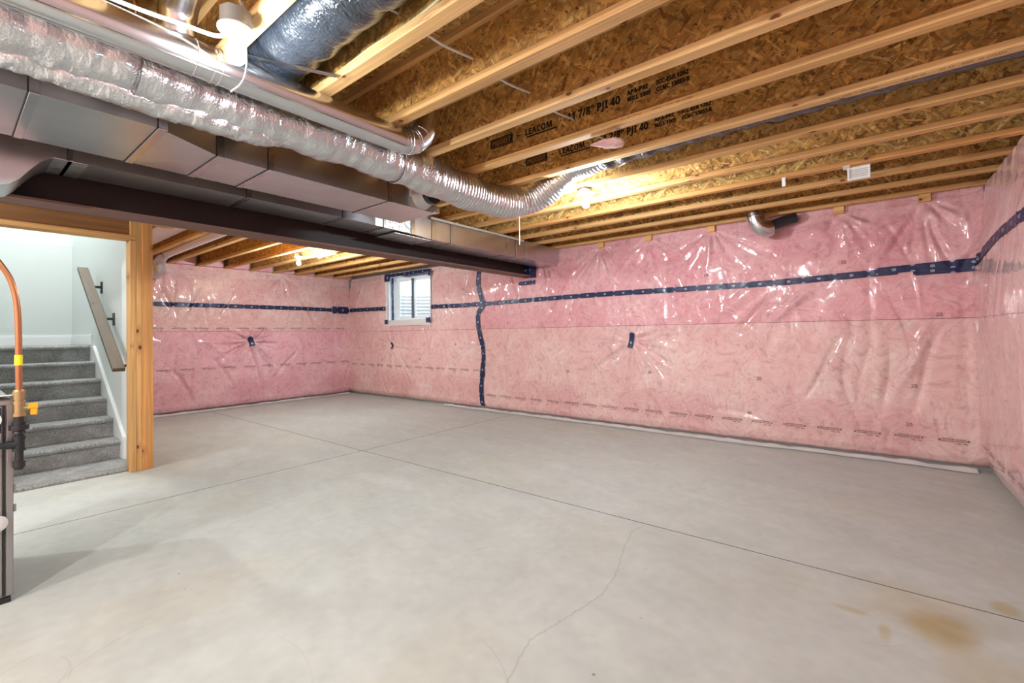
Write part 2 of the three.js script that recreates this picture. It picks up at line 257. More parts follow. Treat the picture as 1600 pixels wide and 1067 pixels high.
const lathe = (pts, n = 28) => new THREE.LatheGeometry(pts.map((p) => new THREE.Vector2(...p)), n);
/** prism over a polygon of (a, b) extruded along an axis: 'x' takes (z, y), 'z' takes (x, y) */
function prism(poly, from, to, axis) {
  const s = new THREE.Shape(poly.map((p) => new THREE.Vector2(...p))), g = new THREE.ExtrudeGeometry(s, { depth: Math.abs(to - from), bevelEnabled: false, curveSegments: 8 });
  const lo = Math.min(from, to);
  if (axis === 'z') g.translate(0, 0, lo); else { const p = g.attributes.position; for (let i = 0; i < p.count; i++) { const a = p.getX(i), y = p.getY(i), d = p.getZ(i); p.setXYZ(i, lo + (Math.abs(to - from) - d), y, a); } g.computeVertexNormals(); }
  return g;
}

// ------------------------------------------------------------------ floor: four pours parted by saw cuts
const CEIL = 2.33, SUB = 2.632, ZB = -5.3, XL = -8.47, XR = 0.80;
{
  const f = structure('floor'), cutX = -4.105, cutZ = -2.69, w = 0.0034;
  const base = part('slab_base', box(FX0, -0.2, FZ0 - 0.2, FX1, -0.012, FZ1), M.joint, f);
  for (const [x0, x1] of [[FX0, cutX - w], [cutX + w, FX1]]) for (const [z0, z1] of [[FZ0 - 0.2, cutZ - w], [cutZ + w, FZ1]]) {
    const g = box(x0, -0.012, z0, x1, 0, z1, 0), p = g.attributes.position, uv = g.attributes.uv;
    for (let i = 0; i < p.count; i++) uv.setXY(i, (p.getX(i) - FX0) / FW, (p.getZ(i) - FZ0) / FD);
    part('slab', g, [M.joint, M.joint, M.floor, M.joint, M.joint, M.joint], f);
  }
}

// ------------------------------------------------------------------ wall surfaces that insulation, sheet, tape and print all follow
function makeWall(kind) {
  const seed = { R: 300, L: 400, W: 500 }[kind];
  const stars = { R: [[-2.28, 1.075, 0.03, 1], [-7.0, 0.99, 0.035, 0.6], [-4.68, 1.0, 0.02, 0.5]], L: [[-3.33, 1.11, 0.035, 2.0]], W: [[-2.6, 1.1, 0.04, 1]] }[kind];
  const gathers = { R: [[0.39, 2.29], [-0.21, 2.28], [-2.06, 2.31], [-2.69, 2.30], [-1.35, 2.3], [-3.6, 2.2]], L: [[-2.1, 2.3], [-3.9, 2.3], [-1.5, 2.3]], W: [[-3.5, 2.3]] }[kind];
  const r = rng(seed), folds = [];
  const [u0, u1] = { R: [-8.5, 0.7], L: [-5.2, -1.2], W: [-5.2, -2.2] }[kind];
  for (let i = 0; i < (u1 - u0) * 7; i++) { const x = lerp(u0, u1, r()), y = 0.15 + r() * 1.9, a = 1.57 + (r() - 0.5) * (r() < 0.3 ? 3.1 : 1.5), len = 0.12 + r() * 0.42; folds.push([x, y, Math.cos(a), Math.sin(a), len, 0.009 + r() * 0.017, (r() < 0.75 ? -1 : 1) * (0.008 + r() * 0.018)]); }
  if (kind === 'R') for (const [x, y, a, len, sg, am] of [[-0.16, 0.75, 1.62, 0.75, 0.022, -0.02], [0.36, 0.8, 1.25, 0.5, 0.02, -0.022], [-0.5, 1.55, 0.6, 0.5, 0.04, 0.02], [-1.1, 1.5, 0.55, 0.42, 0.05, 0.022], [-0.05, 0.8, 1.5, 0.5, 0.02, -0.012], [0.2, 1.9, 1.9, 0.4, 0.02, -0.014], [0.20, 1.98, 1.05, 0.32, 0.03, -0.035], [0.31, 1.98, 1.35, 0.32, 0.02, -0.03], [0.40, 1.98, 1.57, 0.32, 0.018, -0.03], [0.47, 1.95, 1.80, 0.34, 0.02, -0.034], [-0.9, 1.35, 0.75, 0.35, 0.035, -0.03], [-0.62, 1.42, 0.85, 0.3, 0.03, 0.025], [0.1, 0.72, 1.5, 0.42, 0.03, -0.03], [0.28, 0.9, 1.15, 0.38, 0.035, 0.03]]) folds.push([x, y, Math.cos(a), Math.sin(a), len, sg, am]);
  if (kind === 'L') for (const [x, y, a, len, sg, am] of [[-2.75, 0.55, 2.2, 0.5, 0.02, -0.018], [-3.45, 0.5, 1.6, 0.4, 0.018, -0.016], [-4.0, 0.6, 0.8, 0.55, 0.02, -0.016], [-2.2, 0.7, 1.8, 0.5, 0.02, -0.012], [-2.3, 0.5, 1.0, 0.5, 0.03, -0.03], [-2.9, 0.6, 1.1, 0.45, 0.025, -0.03], [-3.9, 0.65, 2.2, 0.45, 0.025, -0.03], [-2.15, 1.75, 1.2, 0.35, 0.03, -0.03], [-4.3, 1.6, 1.1, 0.4, 0.03, 0.03], [-2.5, 1.7, 1.9, 0.35, 0.03, 0.03]]) folds.push([x, y, Math.cos(a), Math.sin(a), len, sg, am]);
  const rays = []; for (const [sx, sy, , k] of stars) { const n = Math.round(24 * Math.min(k, 1) + 6); for (let i = 0; i < n; i++) { const a = i / n * 6.283 + (r() - 0.5) * 0.25; rays.push([sx, sy, Math.cos(a), Math.sin(a), (0.25 + r() * 0.55) * (Math.sin(a) < 0.3 ? 1.2 : 0.6), 0.010 + r() * 0.010, (r() < 0.6 ? 1 : -1) * (0.02 + r() * 0.024) * k]); } }
  for (const [sx, sy] of gathers) for (let i = 0; i < 13; i++) { const a = -1.57 + (i / 12 - 0.5) * 2.0 + (r() - 0.5) * 0.1; rays.push([sx, sy, Math.cos(a), Math.sin(a), 0.2 + r() * 0.6, 0.011 + r() * 0.012, (r() < 0.55 ? 1 : -1) * (0.014 + r() * 0.022)]); }
  const prof = kind === 'W' ? [[0, 0.01], [0.04, 0.03], [0.08, 0.085], [0.2, 0.122], [0.5, 0.118], [0.93, 0.126], [1.23, 0.14], [1.49, 0.126], [1.74, 0.10], [2.04, 0.075], [2.23, 0.055], [2.33, 0.045]]
    : [[0, 0.0], [0.03, 0.0], [0.06, 0.05], [0.12, 0.075], [0.3, 0.085], [0.7, 0.085], [1.1, 0.082], [1.25, 0.080], [1.4, 0.078], [1.8, 0.07], [2.1, 0.055], [2.25, 0.03], [2.30, 0.012], [2.34, 0.005]];
  const base = (v) => { for (let i = 0; i + 1 < prof.length; i++) if (v <= prof[i + 1][0]) return lerp(prof[i][1], prof[i + 1][1], smooth(prof[i][0], prof[i + 1][0], v)); return prof.at(-1)[1]; };
  const ridge = (th, n, s, p) => { const q = noise(th / (2 * Math.PI) * n, 0.5, s, n, 0); return 1 - Math.abs(2 * q - 1) ** 0.8 * 1.0 - 0.5; };
  function h(u, v) {
    let d = base(v) + 0.02 * (fbm(u * 2.4 + 50, v * 2.4, 3, seed + 1) - 0.5) + 0.007 * (fbm(u * 9 + 50, v * 5, 2, seed + 2) - 0.5);
    d -= 0.006 * Math.exp(-(((u / 0.61 - Math.round(u / 0.61)) * 0.61 / 0.03) ** 2));
    for (const [sx, sy, dep, k] of stars) { const du = u - sx, dv = v - sy, rr = Math.hypot(du, dv); if (rr < 1.3) { const th = Math.atan2(dv, du) + Math.PI; d -= dep * Math.exp(-rr / 0.13); } }
    for (const [x, y, cx, cy, len, sg, am] of rays) { const du = u - x, dv = v - y, t = du * cx + dv * cy; if (t > 0.01 && t < len) { const s = -du * cy + dv * cx, w = sg * (0.6 + 1.4 * t / len); if (Math.abs(s) < 3 * w) { const e = smooth(0.05, 0.15, t) * (1 - t / len) ** 0.8; d += am * e * Math.exp(-((s / w) ** 2)); } } }
    for (const [sx, sy] of gathers) { const du = u - sx, dv = v - sy, rr = Math.hypot(du, dv); if (rr < 1.1 && dv < 0.05) { const th = Math.atan2(dv, du) + Math.PI; d -= 0.015 * Math.exp(-rr / 0.07); } }
    for (const [x, y, cx, cy, len, sg, am] of folds) { const du = u - x, dv = v - y, t = du * cx + dv * cy, s = -du * cy + dv * cx + 0.06 * Math.sin(t * 6 + x * 9) * len; if (Math.abs(t) < len && Math.abs(s) < 3 * sg) { const e = 1 - (t / len) ** 2; d += am * e * e * Math.exp(-((s / sg) ** 2)); } }
    if (kind === 'R') { const ox = Math.max(-7.15 - u, u + 5.96, 0), oy = Math.max(1.45 - v, v - 2.28, 0); d *= 0.35 + 0.65 * smooth(0, 0.2, Math.hypot(ox, oy)); }
    return Math.max(d, 0.002);
  }
  const P = { R: (u, v, d) => [u, v, ZB + d], L: (u, v, d) => [XL + d, v, u], W: (u, v, d) => [XR - d, v, u] }[kind];
  return { kind, h, P, flip: kind === 'L' };
}
function grid(wall, u0, u1, v0, v1, step, off, hole = null) {
  const cut = (a, b, marks) => { const e = [a, ...marks.filter((m) => m > a && m < b), b], o = [a]; for (let i = 0; i + 1 < e.length; i++) { const n = Math.max(1, Math.round((e[i + 1] - e[i]) / step)); for (let k = 1; k <= n; k++) o.push(lerp(e[i], e[i + 1], k / n)); } return o; };
  const U = cut(u0, u1, hole ? [hole[0], hole[1]] : []), W = cut(v0, v1, hole ? [hole[2], hole[3]] : []), nu = U.length, nv = W.length;
  const pos = new Float32Array(nu * nv * 3), uv = new Float32Array(nu * nv * 2), idx = [];
  for (let j = 0; j < nv; j++) for (let i = 0; i < nu; i++) { const k = j * nu + i; pos.set(wall.P(U[i], W[j], wall.h(U[i], W[j]) + off), k * 3); uv[k * 2] = U[i]; uv[k * 2 + 1] = W[j]; }
  for (let j = 0; j + 1 < nv; j++) for (let i = 0; i + 1 < nu; i++) {
    if (hole) { const cu = (U[i] + U[i + 1]) / 2, cv = (W[j] + W[j + 1]) / 2; if (cu > hole[0] && cu < hole[1] && cv > hole[2] && cv < hole[3]) continue; }
    const a = j * nu + i, b = a + 1, c = a + nu, d = c + 1; wall.flip ? idx.push(a, c, b, b, c, d) : idx.push(a, b, c, b, d, c);
  }
  const g = new THREE.BufferGeometry(); g.setAttribute('position', new THREE.BufferAttribute(pos, 3)); g.setAttribute('uv', new THREE.BufferAttribute(uv, 2)); g.setIndex(idx); g.computeVertexNormals(); return g;
}
/** a strip that follows the wall along (u, v) points */
function strip(wall, pts, width, off, step = 0.025, tuck = null) {
  const c = pts.length > 2 ? new THREE.SplineCurve(pts.map((p) => new THREE.Vector2(...p))) : new THREE.LineCurve(new THREE.Vector2(...pts[0]), new THREE.Vector2(...pts[1]));
  const len = c.getLength(), n = Math.max(2, Math.ceil(len / step)), m = 4, pos = [], uv = [], idx = [];
  for (let i = 0; i <= n; i++) { const p = c.getPointAt(i / n), t = c.getTangentAt(i / n); for (let j = 0; j <= m; j++) { const s = (j / m - 0.5) * width, u = p.x - t.y * s, v = p.y + t.x * s; pos.push(...wall.P(u, v, wall.h(u, v) + off)); uv.push(i / n * len, j / m); } }
  for (let i = 0; i < n; i++) for (let j = 0; j < m; j++) { const a = i * (m + 1) + j, b = a + m + 1; wall.flip ? idx.push(a, a + 1, b, b, a + 1, b + 1) : idx.push(a, b, a + 1, b, b + 1, a + 1); }
  const g = new THREE.BufferGeometry(); g.setAttribute('position', new THREE.Float32BufferAttribute(pos, 3)); g.setAttribute('uv', new THREE.Float32BufferAttribute(uv, 2)); g.setIndex(idx); g.computeVertexNormals(); return g;
}
const wallR = makeWall('R'), wallL = makeWall('L'), wallW = makeWall('W');
const HOLE = [-7.15, -5.96, 1.45, 2.28], SEAM = 1.255;
// print on the sheet: repeated microtext lines and the thickness figure
function printTex(w, h, draw) { const t = canvasTex(w, h, draw); t.wrapS = t.wrapT = THREE.ClampToEdgeWrapping; return t; }
const markTex = printTex(512, 160, (g, w, h) => {
  g.clearRect(0, 0, w, h); g.fillStyle = 'rgba(52,26,32,0.85)'; g.strokeStyle = 'rgba(52,26,32,0.85)'; g.lineWidth = 2;
  const put = (t, x, y, m) => g.fillText(t, x, y, m);
  g.font = 'bold 40px sans-serif'; put('POLYETHYLENE', 62, 52, 200); g.font = 'bold 34px sans-serif'; put('PARE-VAPEUR', 276, 52, 170); put('VAPOUR BARRIER  POLYETHYLENE', 62, 92, 384);
  g.font = 'bold 32px sans-serif'; put('6 MIL', 290, 142, 80); g.font = 'bold 38px sans-serif'; put('CAN', 400, 144, 70);
  g.lineWidth = 9; for (const x of [28, 484]) { g.beginPath(); g.arc(x, 62, 17, 0, 7); g.stroke(); g.fillRect(x - 9, 44, 11, 22); }
});
const figureTex = printTex(128, 64, (g, w, h) => { g.clearRect(0, 0, w, h); g.fillStyle = 'rgba(105,70,80,0.62)'; g.font = 'bold 58px sans-serif'; g.fillText('20', 30, 54); });
const markMat = std({ map: markTex, transparent: true, roughness: 0.8, side: THREE.DoubleSide }), figureMat = std({ map: figureTex, transparent: true, roughness: 0.8, side: THREE.DoubleSide });
function print(wall, u, v, w, hgt, mat, parent, slope = 0) {
  const g = strip(wall, [[u - w / 2, v - slope * w / 2], [u + w / 2, v + slope * w / 2]], hgt, 0.0095, 0.03), uv = g.attributes.uv; for (let i = 0; i < uv.count; i++) uv.setXY(i, uv.getX(i) / w, uv.getY(i));
  if (wall.kind === 'L') for (let i = 0; i < uv.count; i++) uv.setX(i, 1 - uv.getX(i));
  part('printed_mark', g, mat, parent);
}

// back wall: foundation with the window opening, batts in two courses
{
  const w = structure('wall_back'), z1 = -5.56;
  const c = (x0, x1, y0, y1) => box(x0, y0, z1, x1, y1, ZB - 0.01);
  part('foundation', [c(FX0, HOLE[0], 0, 2.65), c(HOLE[1], FX1, 0, 2.65), c(HOLE[0], HOLE[1], 0, HOLE[2]), c(HOLE[0], HOLE[1], HOLE[3], 2.65)], M.concrete, w);
  part('insulation_batt', grid(wallR, -8.4, -4.72, 0.035, SEAM - 0.002, 0.017, 0), M.pinkLower, w);
  part('insulation_batt', grid(wallR, -4.72, 0.75, 0.035, SEAM - 0.002, 0.017, 0), M.pinkLower, w);
  part('insulation_batt', grid(wallR, -8.4, -4.72, SEAM + 0.002, 2.34, 0.017, 0, HOLE), M.pinkLower, w);
  part('insulation_batt', grid(wallR, -4.72, 0.75, SEAM + 0.002, 2.34, 0.017, 0), M.pinkUpper, w);
  part('seam_gap', box(-8.4, SEAM - 0.01, ZB + 0.01, 0.7, SEAM + 0.01, ZB + 0.03), M.darkWood, w);
  for (const x of [0.39, -0.21, -1.35, -2.06, -2.69]) part('blocking', box(x - 0.04, 2.265, ZB + 0.005, x + 0.04, 2.33, ZB + 0.05, 0.003), M.wood[2], w);
}
{
  const w = structure('wall_left');
  part('foundation', box(FX0 - 0.05, 0, -5.56, XL - 0.01, 2.65, -1.135), M.concrete, w);
  part('insulation_batt', grid(wallL, -5.25, -1.2, 0.035, SEAM + 0.028, 0.017, 0), M.pinkLeft, w);
  part('insulation_batt', grid(wallL, -5.25, -1.2, SEAM + 0.032, 2.34, 0.017, 0), M.pinkLower, w);
  for (let j = 0; j < 9; j++) part('rim_insulation', box(XL + 0.005, 2.335, -1.83 - 0.392 * j - 0.30, XL + 0.12, 2.62, -1.83 - 0.392 * j - 0.015, 0.03), M.pinkUpper, w);
}
{
  const w = structure('wall_right');
  part('foundation', box(XR + 0.01, 0, -5.56, FX1, 2.65, FZ1), M.concrete, w);
  part('insulation_batt', grid(wallW, -5.26, -2.2, 0.03, SEAM - 0.002, 0.025, 0), M.pinkLower, w);
  part('insulation_batt', grid(wallW, -5.26, -2.2, SEAM + 0.002, 2.34, 0.025, 0), M.pinkLower, w);
  part('insulation_batt', [grid(wallW, -2.2, 3.1, 0.03, SEAM - 0.002, 0.06, 0), grid(wallW, -2.2, 3.1, SEAM + 0.002, 2.34, 0.06, 0)], M.pinkLower, w);
}
{
  const w = structure('wall_front');
  part('drywall', box(FX0, 0, 3.14, FX1, 2.65, FZ1), M.pinkLower, w);
}
// vapour barrier sheets
const rows = (wall, a, b, v, sheet, pitch = 0.282, slope = 0) => { for (let u = a; u < b; u += pitch) print(wall, u, v + slope * (u - a), 0.195, 0.060, markMat, sheet, slope); };
{
  const s = thing('vapour_barrier_sheet', 'clear crinkled plastic sheet over pink insulation right of the vertical dark tape', 'plastic sheet');
  part('sheet', grid(wallR, -4.75, 0.75, 0.02, 2.325, 0.014, 0.006), M.polyA, s);
  rows(wallR, -4.55, 0.62, 0.235, s);
  for (const [u, v] of [[-0.18, 1.80], [-1.4, 1.79], [0.46, 1.29], [-3.18, 0.665], [-2.05, 0.70], [-0.9, 0.68], [0.29, 0.68], [-1.0, 0.325], [0.25, 0.345]]) print(wallR, u, v, 0.09, 0.05, figureMat, s);
}
{
  const s = thing('vapour_barrier_sheet', 'clear plastic sheet around the small window, left of the vertical dark tape', 'plastic sheet');
  part('sheet', grid(wallR, -8.38, -4.72, 0.02, 2.325, 0.018, 0.0045, HOLE), M.polyB, s);
  rows(wallR, -8.2, -4.8, 0.605, s);
  for (const [u, v] of [[-7.3, 0.72], [-6.2, 0.75], [-5.3, 1.02]]) print(wallR, u, v, 0.09, 0.05, figureMat, s);
}
{
  const s = thing('vapour_barrier_sheet', 'clear plastic sheet over pink insulation on the far left wall behind the wooden post', 'plastic sheet');
  part('sheet', grid(wallL, -5.22, -1.2, 0.02, 2.335, 0.014, 0.006), M.polyC, s);
  rows(wallL, -5.1, -1.3, 0.655, s, 0.30, 0.01); rows(wallL, -5.0, -1.3, 1.325, s, 0.30);
}
{
  const s = thing('vapour_barrier_sheet', 'bulging plastic sheet over pale pink insulation on the near right wall at the picture edge', 'plastic sheet');
  part('sheet', grid(wallW, -5.22, -2.2, 0.005, 2.335, 0.014, 0.006), M.polyA, s);
  part('sheet', grid(wallW, -2.2, 3.1, 0.005, 2.335, 0.06, 0.006), M.polyA, s);
  rows(wallW, -5.0, -2.4, 0.24, s);
}
// dark printed tape
const tape = (wall, pts, width, off, label, group) => single('seam_tape', strip(wall, pts, width, off), M.tape, label, 'tape', group);
tape(wallR, [[-4.75, 1.64], [-3.6, 1.655], [-2.66, 1.662], [-1.6, 1.655], [-0.8, 1.652], [-0.1, 1.672], [0.2, 1.682]], 0.062, 0.0095, 'long dark blue printed tape running level across the large back wall sheet');
tape(wallR, [[0.05, 1.69], [0.76, 1.715]], 0.062, 0.0125, 'doubled piece of dark blue tape over the end of the long strip, right corner');
tape(wallR, [[0.3, 1.66], [0.72, 1.665]], 0.06, 0.0105, 'lower short dark blue tape piece under the doubled end beside the right corner');
tape(wallR, [[-8.38, 1.70], [-7.6, 1.69], [-7.17, 1.685]], 0.075, 0.009, 'short dark blue tape between the far corner and the left side of the window');
tape(wallR, [[-5.95, 1.66], [-5.3, 1.645], [-4.72, 1.645]], 0.07, 0.009, 'dark blue tape from the right side of the window to the vertical tape');
tape(wallR, [[-4.79, 2.17], [-4.80, 1.97], [-4.72, 1.72], [-4.68, 1.63], [-4.79, 1.5], [-4.79, 1.3], [-4.73, 1.05], [-4.70, 0.8], [-4.74, 0.4], [-4.735, 0.06]], 0.085, 0.012, 'crooked vertical dark blue tape down the back wall under the end of the steel beam');
tape(wallR, [[-4.0, 1.90], [-3.70, 1.905]], 0.06, 0.0095, 'short dark tape patch on the plastic just below the wall end of the steel beam');
tape(wallL, [[-5.22, 1.69], [-4.2, 1.705], [-3.2, 1.705], [-2.2, 1.70], [-1.2, 1.695]], 0.07, 0.0095, 'dark blue printed tape running level across the far left wall');
tape(wallL, [[-5.2, 1.70], [-4.85, 1.70]], 0.14, 0.012, 'wide dark tape piece at the far corner on the left wall');
tape(wallW, [[-5.23, 1.70], [-4.9, 1.76], [-4.5, 1.81], [-4.1, 1.82], [-3.0, 1.80], [-2.2, 1.78]], 0.075, 0.0095, 'dark tape climbing across the bulging plastic on the near right wall');
{ // small patches over the fixings
  tape(wallR, [[-2.27, 1.17], [-2.285, 1.08], [-2.305, 0.985]], 0.062, 0.012, 'bent dark tape patch at the star of folds in the long back wall');
  tape(wallR, [[-7.03, 1.04], [-6.99, 0.99], [-7.02, 0.92]], 0.05, 0.010, 'small curled dark tape patch on the plastic below the window');
  tape(wallL, [[-3.31, 1.19], [-3.34, 1.11], [-3.36, 1.03]], 0.085, 0.012, 'dark tape patch at the star of folds on the far left wall');
}
// loose flaps of plastic along the foot of the walls
function flap(alongX, a, b, fixed, out, seed) {
  const n = Math.ceil((b - a) / 0.03), m = 6, pos = [], idx = [];
  for (let i = 0; i <= n; i++) { const u = lerp(a, b, i / n), w = out * (0.7 + 0.6 * fbm(u * 2.2, 0, 3, seed)); for (let j = 0; j <= m; j++) { const t = j / m, d = w * t, y = 0.006 + 0.03 * Math.exp(-((t - 0.35) ** 2) / 0.06) * fbm(u * 5, t * 1.5, 3, seed + 5) + 0.012 * noise(u * 14, t * 3, seed + 9) * (1 - t * 0.7); pos.push(...(alongX ? [u, y, fixed + d] : [fixed + d, y, u])); } }
  for (let i = 0; i < n; i++) for (let j = 0; j < m; j++) { const p = i * (m + 1) + j, q = p + m + 1; alongX ? idx.push(p, p + 1, q, q, p + 1, q + 1) : idx.push(p, q, p + 1, q, q + 1, p + 1); }
  const g = new THREE.BufferGeometry(); g.setAttribute('position', new THREE.Float32BufferAttribute(pos, 3)); g.setAttribute('uv', new THREE.Float32BufferAttribute(pos.flatMap((_, i) => (i % 3 ? [] : [pos[i], pos[i + 2]])), 2)); g.setIndex(idx); g.computeVertexNormals(); return g;
}
single('plastic_flap', flap(true, -5.6, 0.66, ZB + 0.02, 0.12, 31), M.polyMilky, 'crumpled whitish plastic flap lying on the floor along the back wall', 'plastic flap');
single('plastic_flap', flap(false, -5.2, -1.3, XL + 0.02, 0.15, 41), M.polyMilky, 'crumpled whitish plastic flap lying on the floor along the far left wall', 'plastic flap');

// ------------------------------------------------------------------ window with its taped plastic wrap, well and the garden beyond
{
  const w = structure('window_1'), zg = -5.45, [x0, x1, y0, y1] = HOLE;
  const ring = (a, b, c, d, t, z0, z1) => [box(a, c, z0, a + t, d, z1), box(b - t, c, z0, b, d, z1), box(a + t, c, z0, b - t, c + t, z1), box(a + t, d - t, z0, b - t, d, z1)];
  part('window_frame', ring(x0, x1, y0, y1, 0.045, zg - 0.06, zg), M.vinyl, w);
  const xm = -6.66;
  for (const [a, b, z] of [[x0 + 0.045, xm + 0.02, zg - 0.022], [xm - 0.02, x1 - 0.045, zg - 0.05]]) { const s = part('sash', ring(a, b, y0 + 0.045, y1 - 0.045, 0.04, z - 0.02, z), M.vinyl, w); part('pane', box(a + 0.04, y0 + 0.085, z - 0.012, b - 0.04, y1 - 0.085, z - 0.008), M.glass, s); }
  part('mullion', box(xm - 0.025, y0 + 0.045, zg - 0.02, xm + 0.025, y1 - 0.045, zg + 0.006), M.darkVinyl, w);
  const zr = ZB + 0.03;
  part('reveal_board', box(x0 - 0.01, y0, zg, x0 + 0.008, y1, zr), M.liner, w); part('reveal_board', box(x1 - 0.008, y0, zg, x1 + 0.01, y1, zr), M.liner, w);
  part('reveal_board', box(x0 + 0.008, y0 - 0.01, zg, x1 - 0.008, y0 + 0.008, zr), M.liner, w); part('reveal_board', box(x0 + 0.008, y1 - 0.008, zg, x1 - 0.008, y1 + 0.01, zr), M.liner, w);
  const r = rng(3), wavy = (x0, y0, z0, x1, y1, z1, ax, seed) => { // a puckered band of plastic
    const n = 30, m = 5, pos = [], idx = []; for (let i = 0; i <= n; i++) for (let j = 0; j <= m; j++) { const t = i / n, s = j / m, q = 0.014 * (noise(t * 12, s * 2, seed) - 0.3); pos.push(lerp(x0, x1, ax === 'x' ? t : s) + (ax === 'y' ? q * 0.4 : 0), lerp(y0, y1, ax === 'x' ? s : t) + (ax === 'x' ? q * 0.4 : 0), lerp(z0, z1, s) + q); }
    for (let i = 0; i < n; i++) for (let j = 0; j < m; j++) { const a = i * (m + 1) + j, b = a + m + 1; idx.push(a, b, a + 1, b, b + 1, a + 1); }
    const g = new THREE.BufferGeometry(); g.setAttribute('position', new THREE.Float32BufferAttribute(pos, 3)); g.setAttribute('uv', new THREE.Float32BufferAttribute(pos.flatMap((_, i) => (i % 3 ? [] : [ax === 'x' ? pos[i] : pos[i + 1], ((i / 3) % (m + 1)) / m])), 2)); g.setIndex(idx); g.computeVertexNormals(); return g;
  };
  const zf = ZB + 0.055;
  const wrap = thing('window_wrap', 'puckered translucent plastic wrap around the small basement window opening', 'plastic wrap');
  part('sill_fold', wavy(x0 - 0.03, y0 + 0.01, zf - 0.02, x1 + 0.02, y0 - 0.10, zf + 0.012, 'x', 5), M.polyMilky, wrap);
  part('side_fold', wavy(x0 - 0.05, y0 - 0.02, zf, x0 + 0.006, y1, zf - 0.01, 'y', 6), M.polyMilky, wrap);
  part('side_fold', wavy(x1 - 0.004, y0 - 0.02, zf - 0.01, x1 + 0.03, y1, zf, 'y', 7), M.polyMilky, wrap);
  const tp = (g, label) => single('window_tape', g, M.tape, label, 'tape');
  tp(wavy(x0 + 0.016, y0, ZB - 0.085, x0 + 0.018, y1, ZB - 0.035, 'y', 8), 'blue printed tape down the left reveal inside the window opening');
  tp(wavy(x0 - 0.02, y1 - 0.02, zf + 0.006, x1 + 0.0, y1 + 0.045, zf + 0.004, 'x', 9), 'dark blue tape along the top edge of the window opening');
  tp(wavy(x0 + 0.35, y1 - 0.022, zg + 0.03, x1 - 0.1, y1 - 0.022, ZB + 0.0, 'x', 10), 'blue tape under the head of the window opening');
  tp(wavy(x0 - 0.07, y1 - 0.09, zf + 0.008, x0 + 0.10, y1 + 0.05, zf + 0.008, 'x', 11), 'dark tape patch at the upper left corner of the window');
  tp(wavy(x1 - 0.02, y1 - 0.08, zf + 0.008, x1 + 0.05, y1 + 0.01, zf + 0.008, 'x', 12), 'small dark tape patch at the upper right corner of the window');
  tp(wavy(x0 - 0.07, y0 - 0.06, zf + 0.012, x0 + 0.03, y0 + 0.02, zf + 0.012, 'x', 13), 'small dark tape patch at the lower left corner of the window');
  tp(wavy(x1 - 0.08, y0 - 0.06, zf + 0.014, x1 + 0.03, y0 + 0.03, zf + 0.012, 'x', 14), 'small dark tape patch at the lower right corner of the window');
  // corrugated well
  const well = thing('window_well', 'corrugated galvanised window well curving round outside the basement window', 'window well');
  const prof = []; for (let i = 0; i <= 96; i++) { const y = 1.1 + i / 96 * 0.86; prof.push([0.80 + 0.014 * Math.sin((y - 1.1) / 0.068 * Math.PI * 2), y]); }
  const lg = new THREE.LatheGeometry(prof.map((p) => new THREE.Vector2(...p)), 40, Math.PI / 2, Math.PI); lg.translate(-6.55, 0, -5.58);
  const wm = std({ color: L(0.70, 0.73, 0.75), roughness: 0.6, side: THREE.DoubleSide }); part('corrugated_panel', lg, wm, well);
  part('top_flange', (() => { const t = new THREE.TorusGeometry(0.81, 0.012, 6, 40, Math.PI); t.rotateX(-Math.PI / 2); t.translate(-6.55, 1.965, -5.58); return t; })(), wm, well);
  const ground = structure('ground');
  const sh = new THREE.Shape(); sh.moveTo(-40, 0); sh.lineTo(40, 0); sh.lineTo(40, 45); sh.lineTo(-40, 45); sh.closePath(); const hp = new THREE.Path(); hp.moveTo(-7.38, 0.001); hp.absarc(-6.55, 0.001, 0.83, Math.PI, 0, true); hp.closePath(); sh.holes.push(hp);
  const gg = new THREE.ShapeGeometry(sh, 24); gg.rotateX(-Math.PI / 2); gg.translate(0, 1.93, -5.58); part('lawn', gg, M.grass, ground);
  part('gravel_bed', box(-7.4, 1.0, -6.45, -5.7, 1.1, -5.57), M.concrete, ground);
  const bush = (x, z, s, label) => { const b = thing('garden_shrub', label, 'shrub'), rr = rng(Math.round(x * 31 + z * 7 + 900)), gs = []; for (let i = 0; i < 700; i++) { const q = new THREE.PlaneGeometry(0.10 * s, 0.06 * s), a = rr() * 6.3, e = Math.acos(2 * rr() - 1), rad = s * (0.5 + 0.5 * rr()); q.rotateX(rr() * 6); q.rotateY(rr() * 6); q.translate(x + rad * Math.sin(e) * Math.cos(a), 1.95 + s * 0.9 + rad * 0.9 * Math.cos(e), z + rad * Math.sin(e) * Math.sin(a)); gs.push(q); } const f = part('foliage', gs, M.leaf, b); f.userData.kind = 'stuff'; part('stem', cyl(0.05 * s, 0.03 * s, 1.9, 1.95 + s, x, z, 8), M.darkWood, b); };
  bush(-10.4, -10.5, 0.9, 'leafy green shrub seen through the left window sash, above the well'); bush(-9.0, -11.5, 1.0, 'paler green shrub seen through the middle of the window');
}

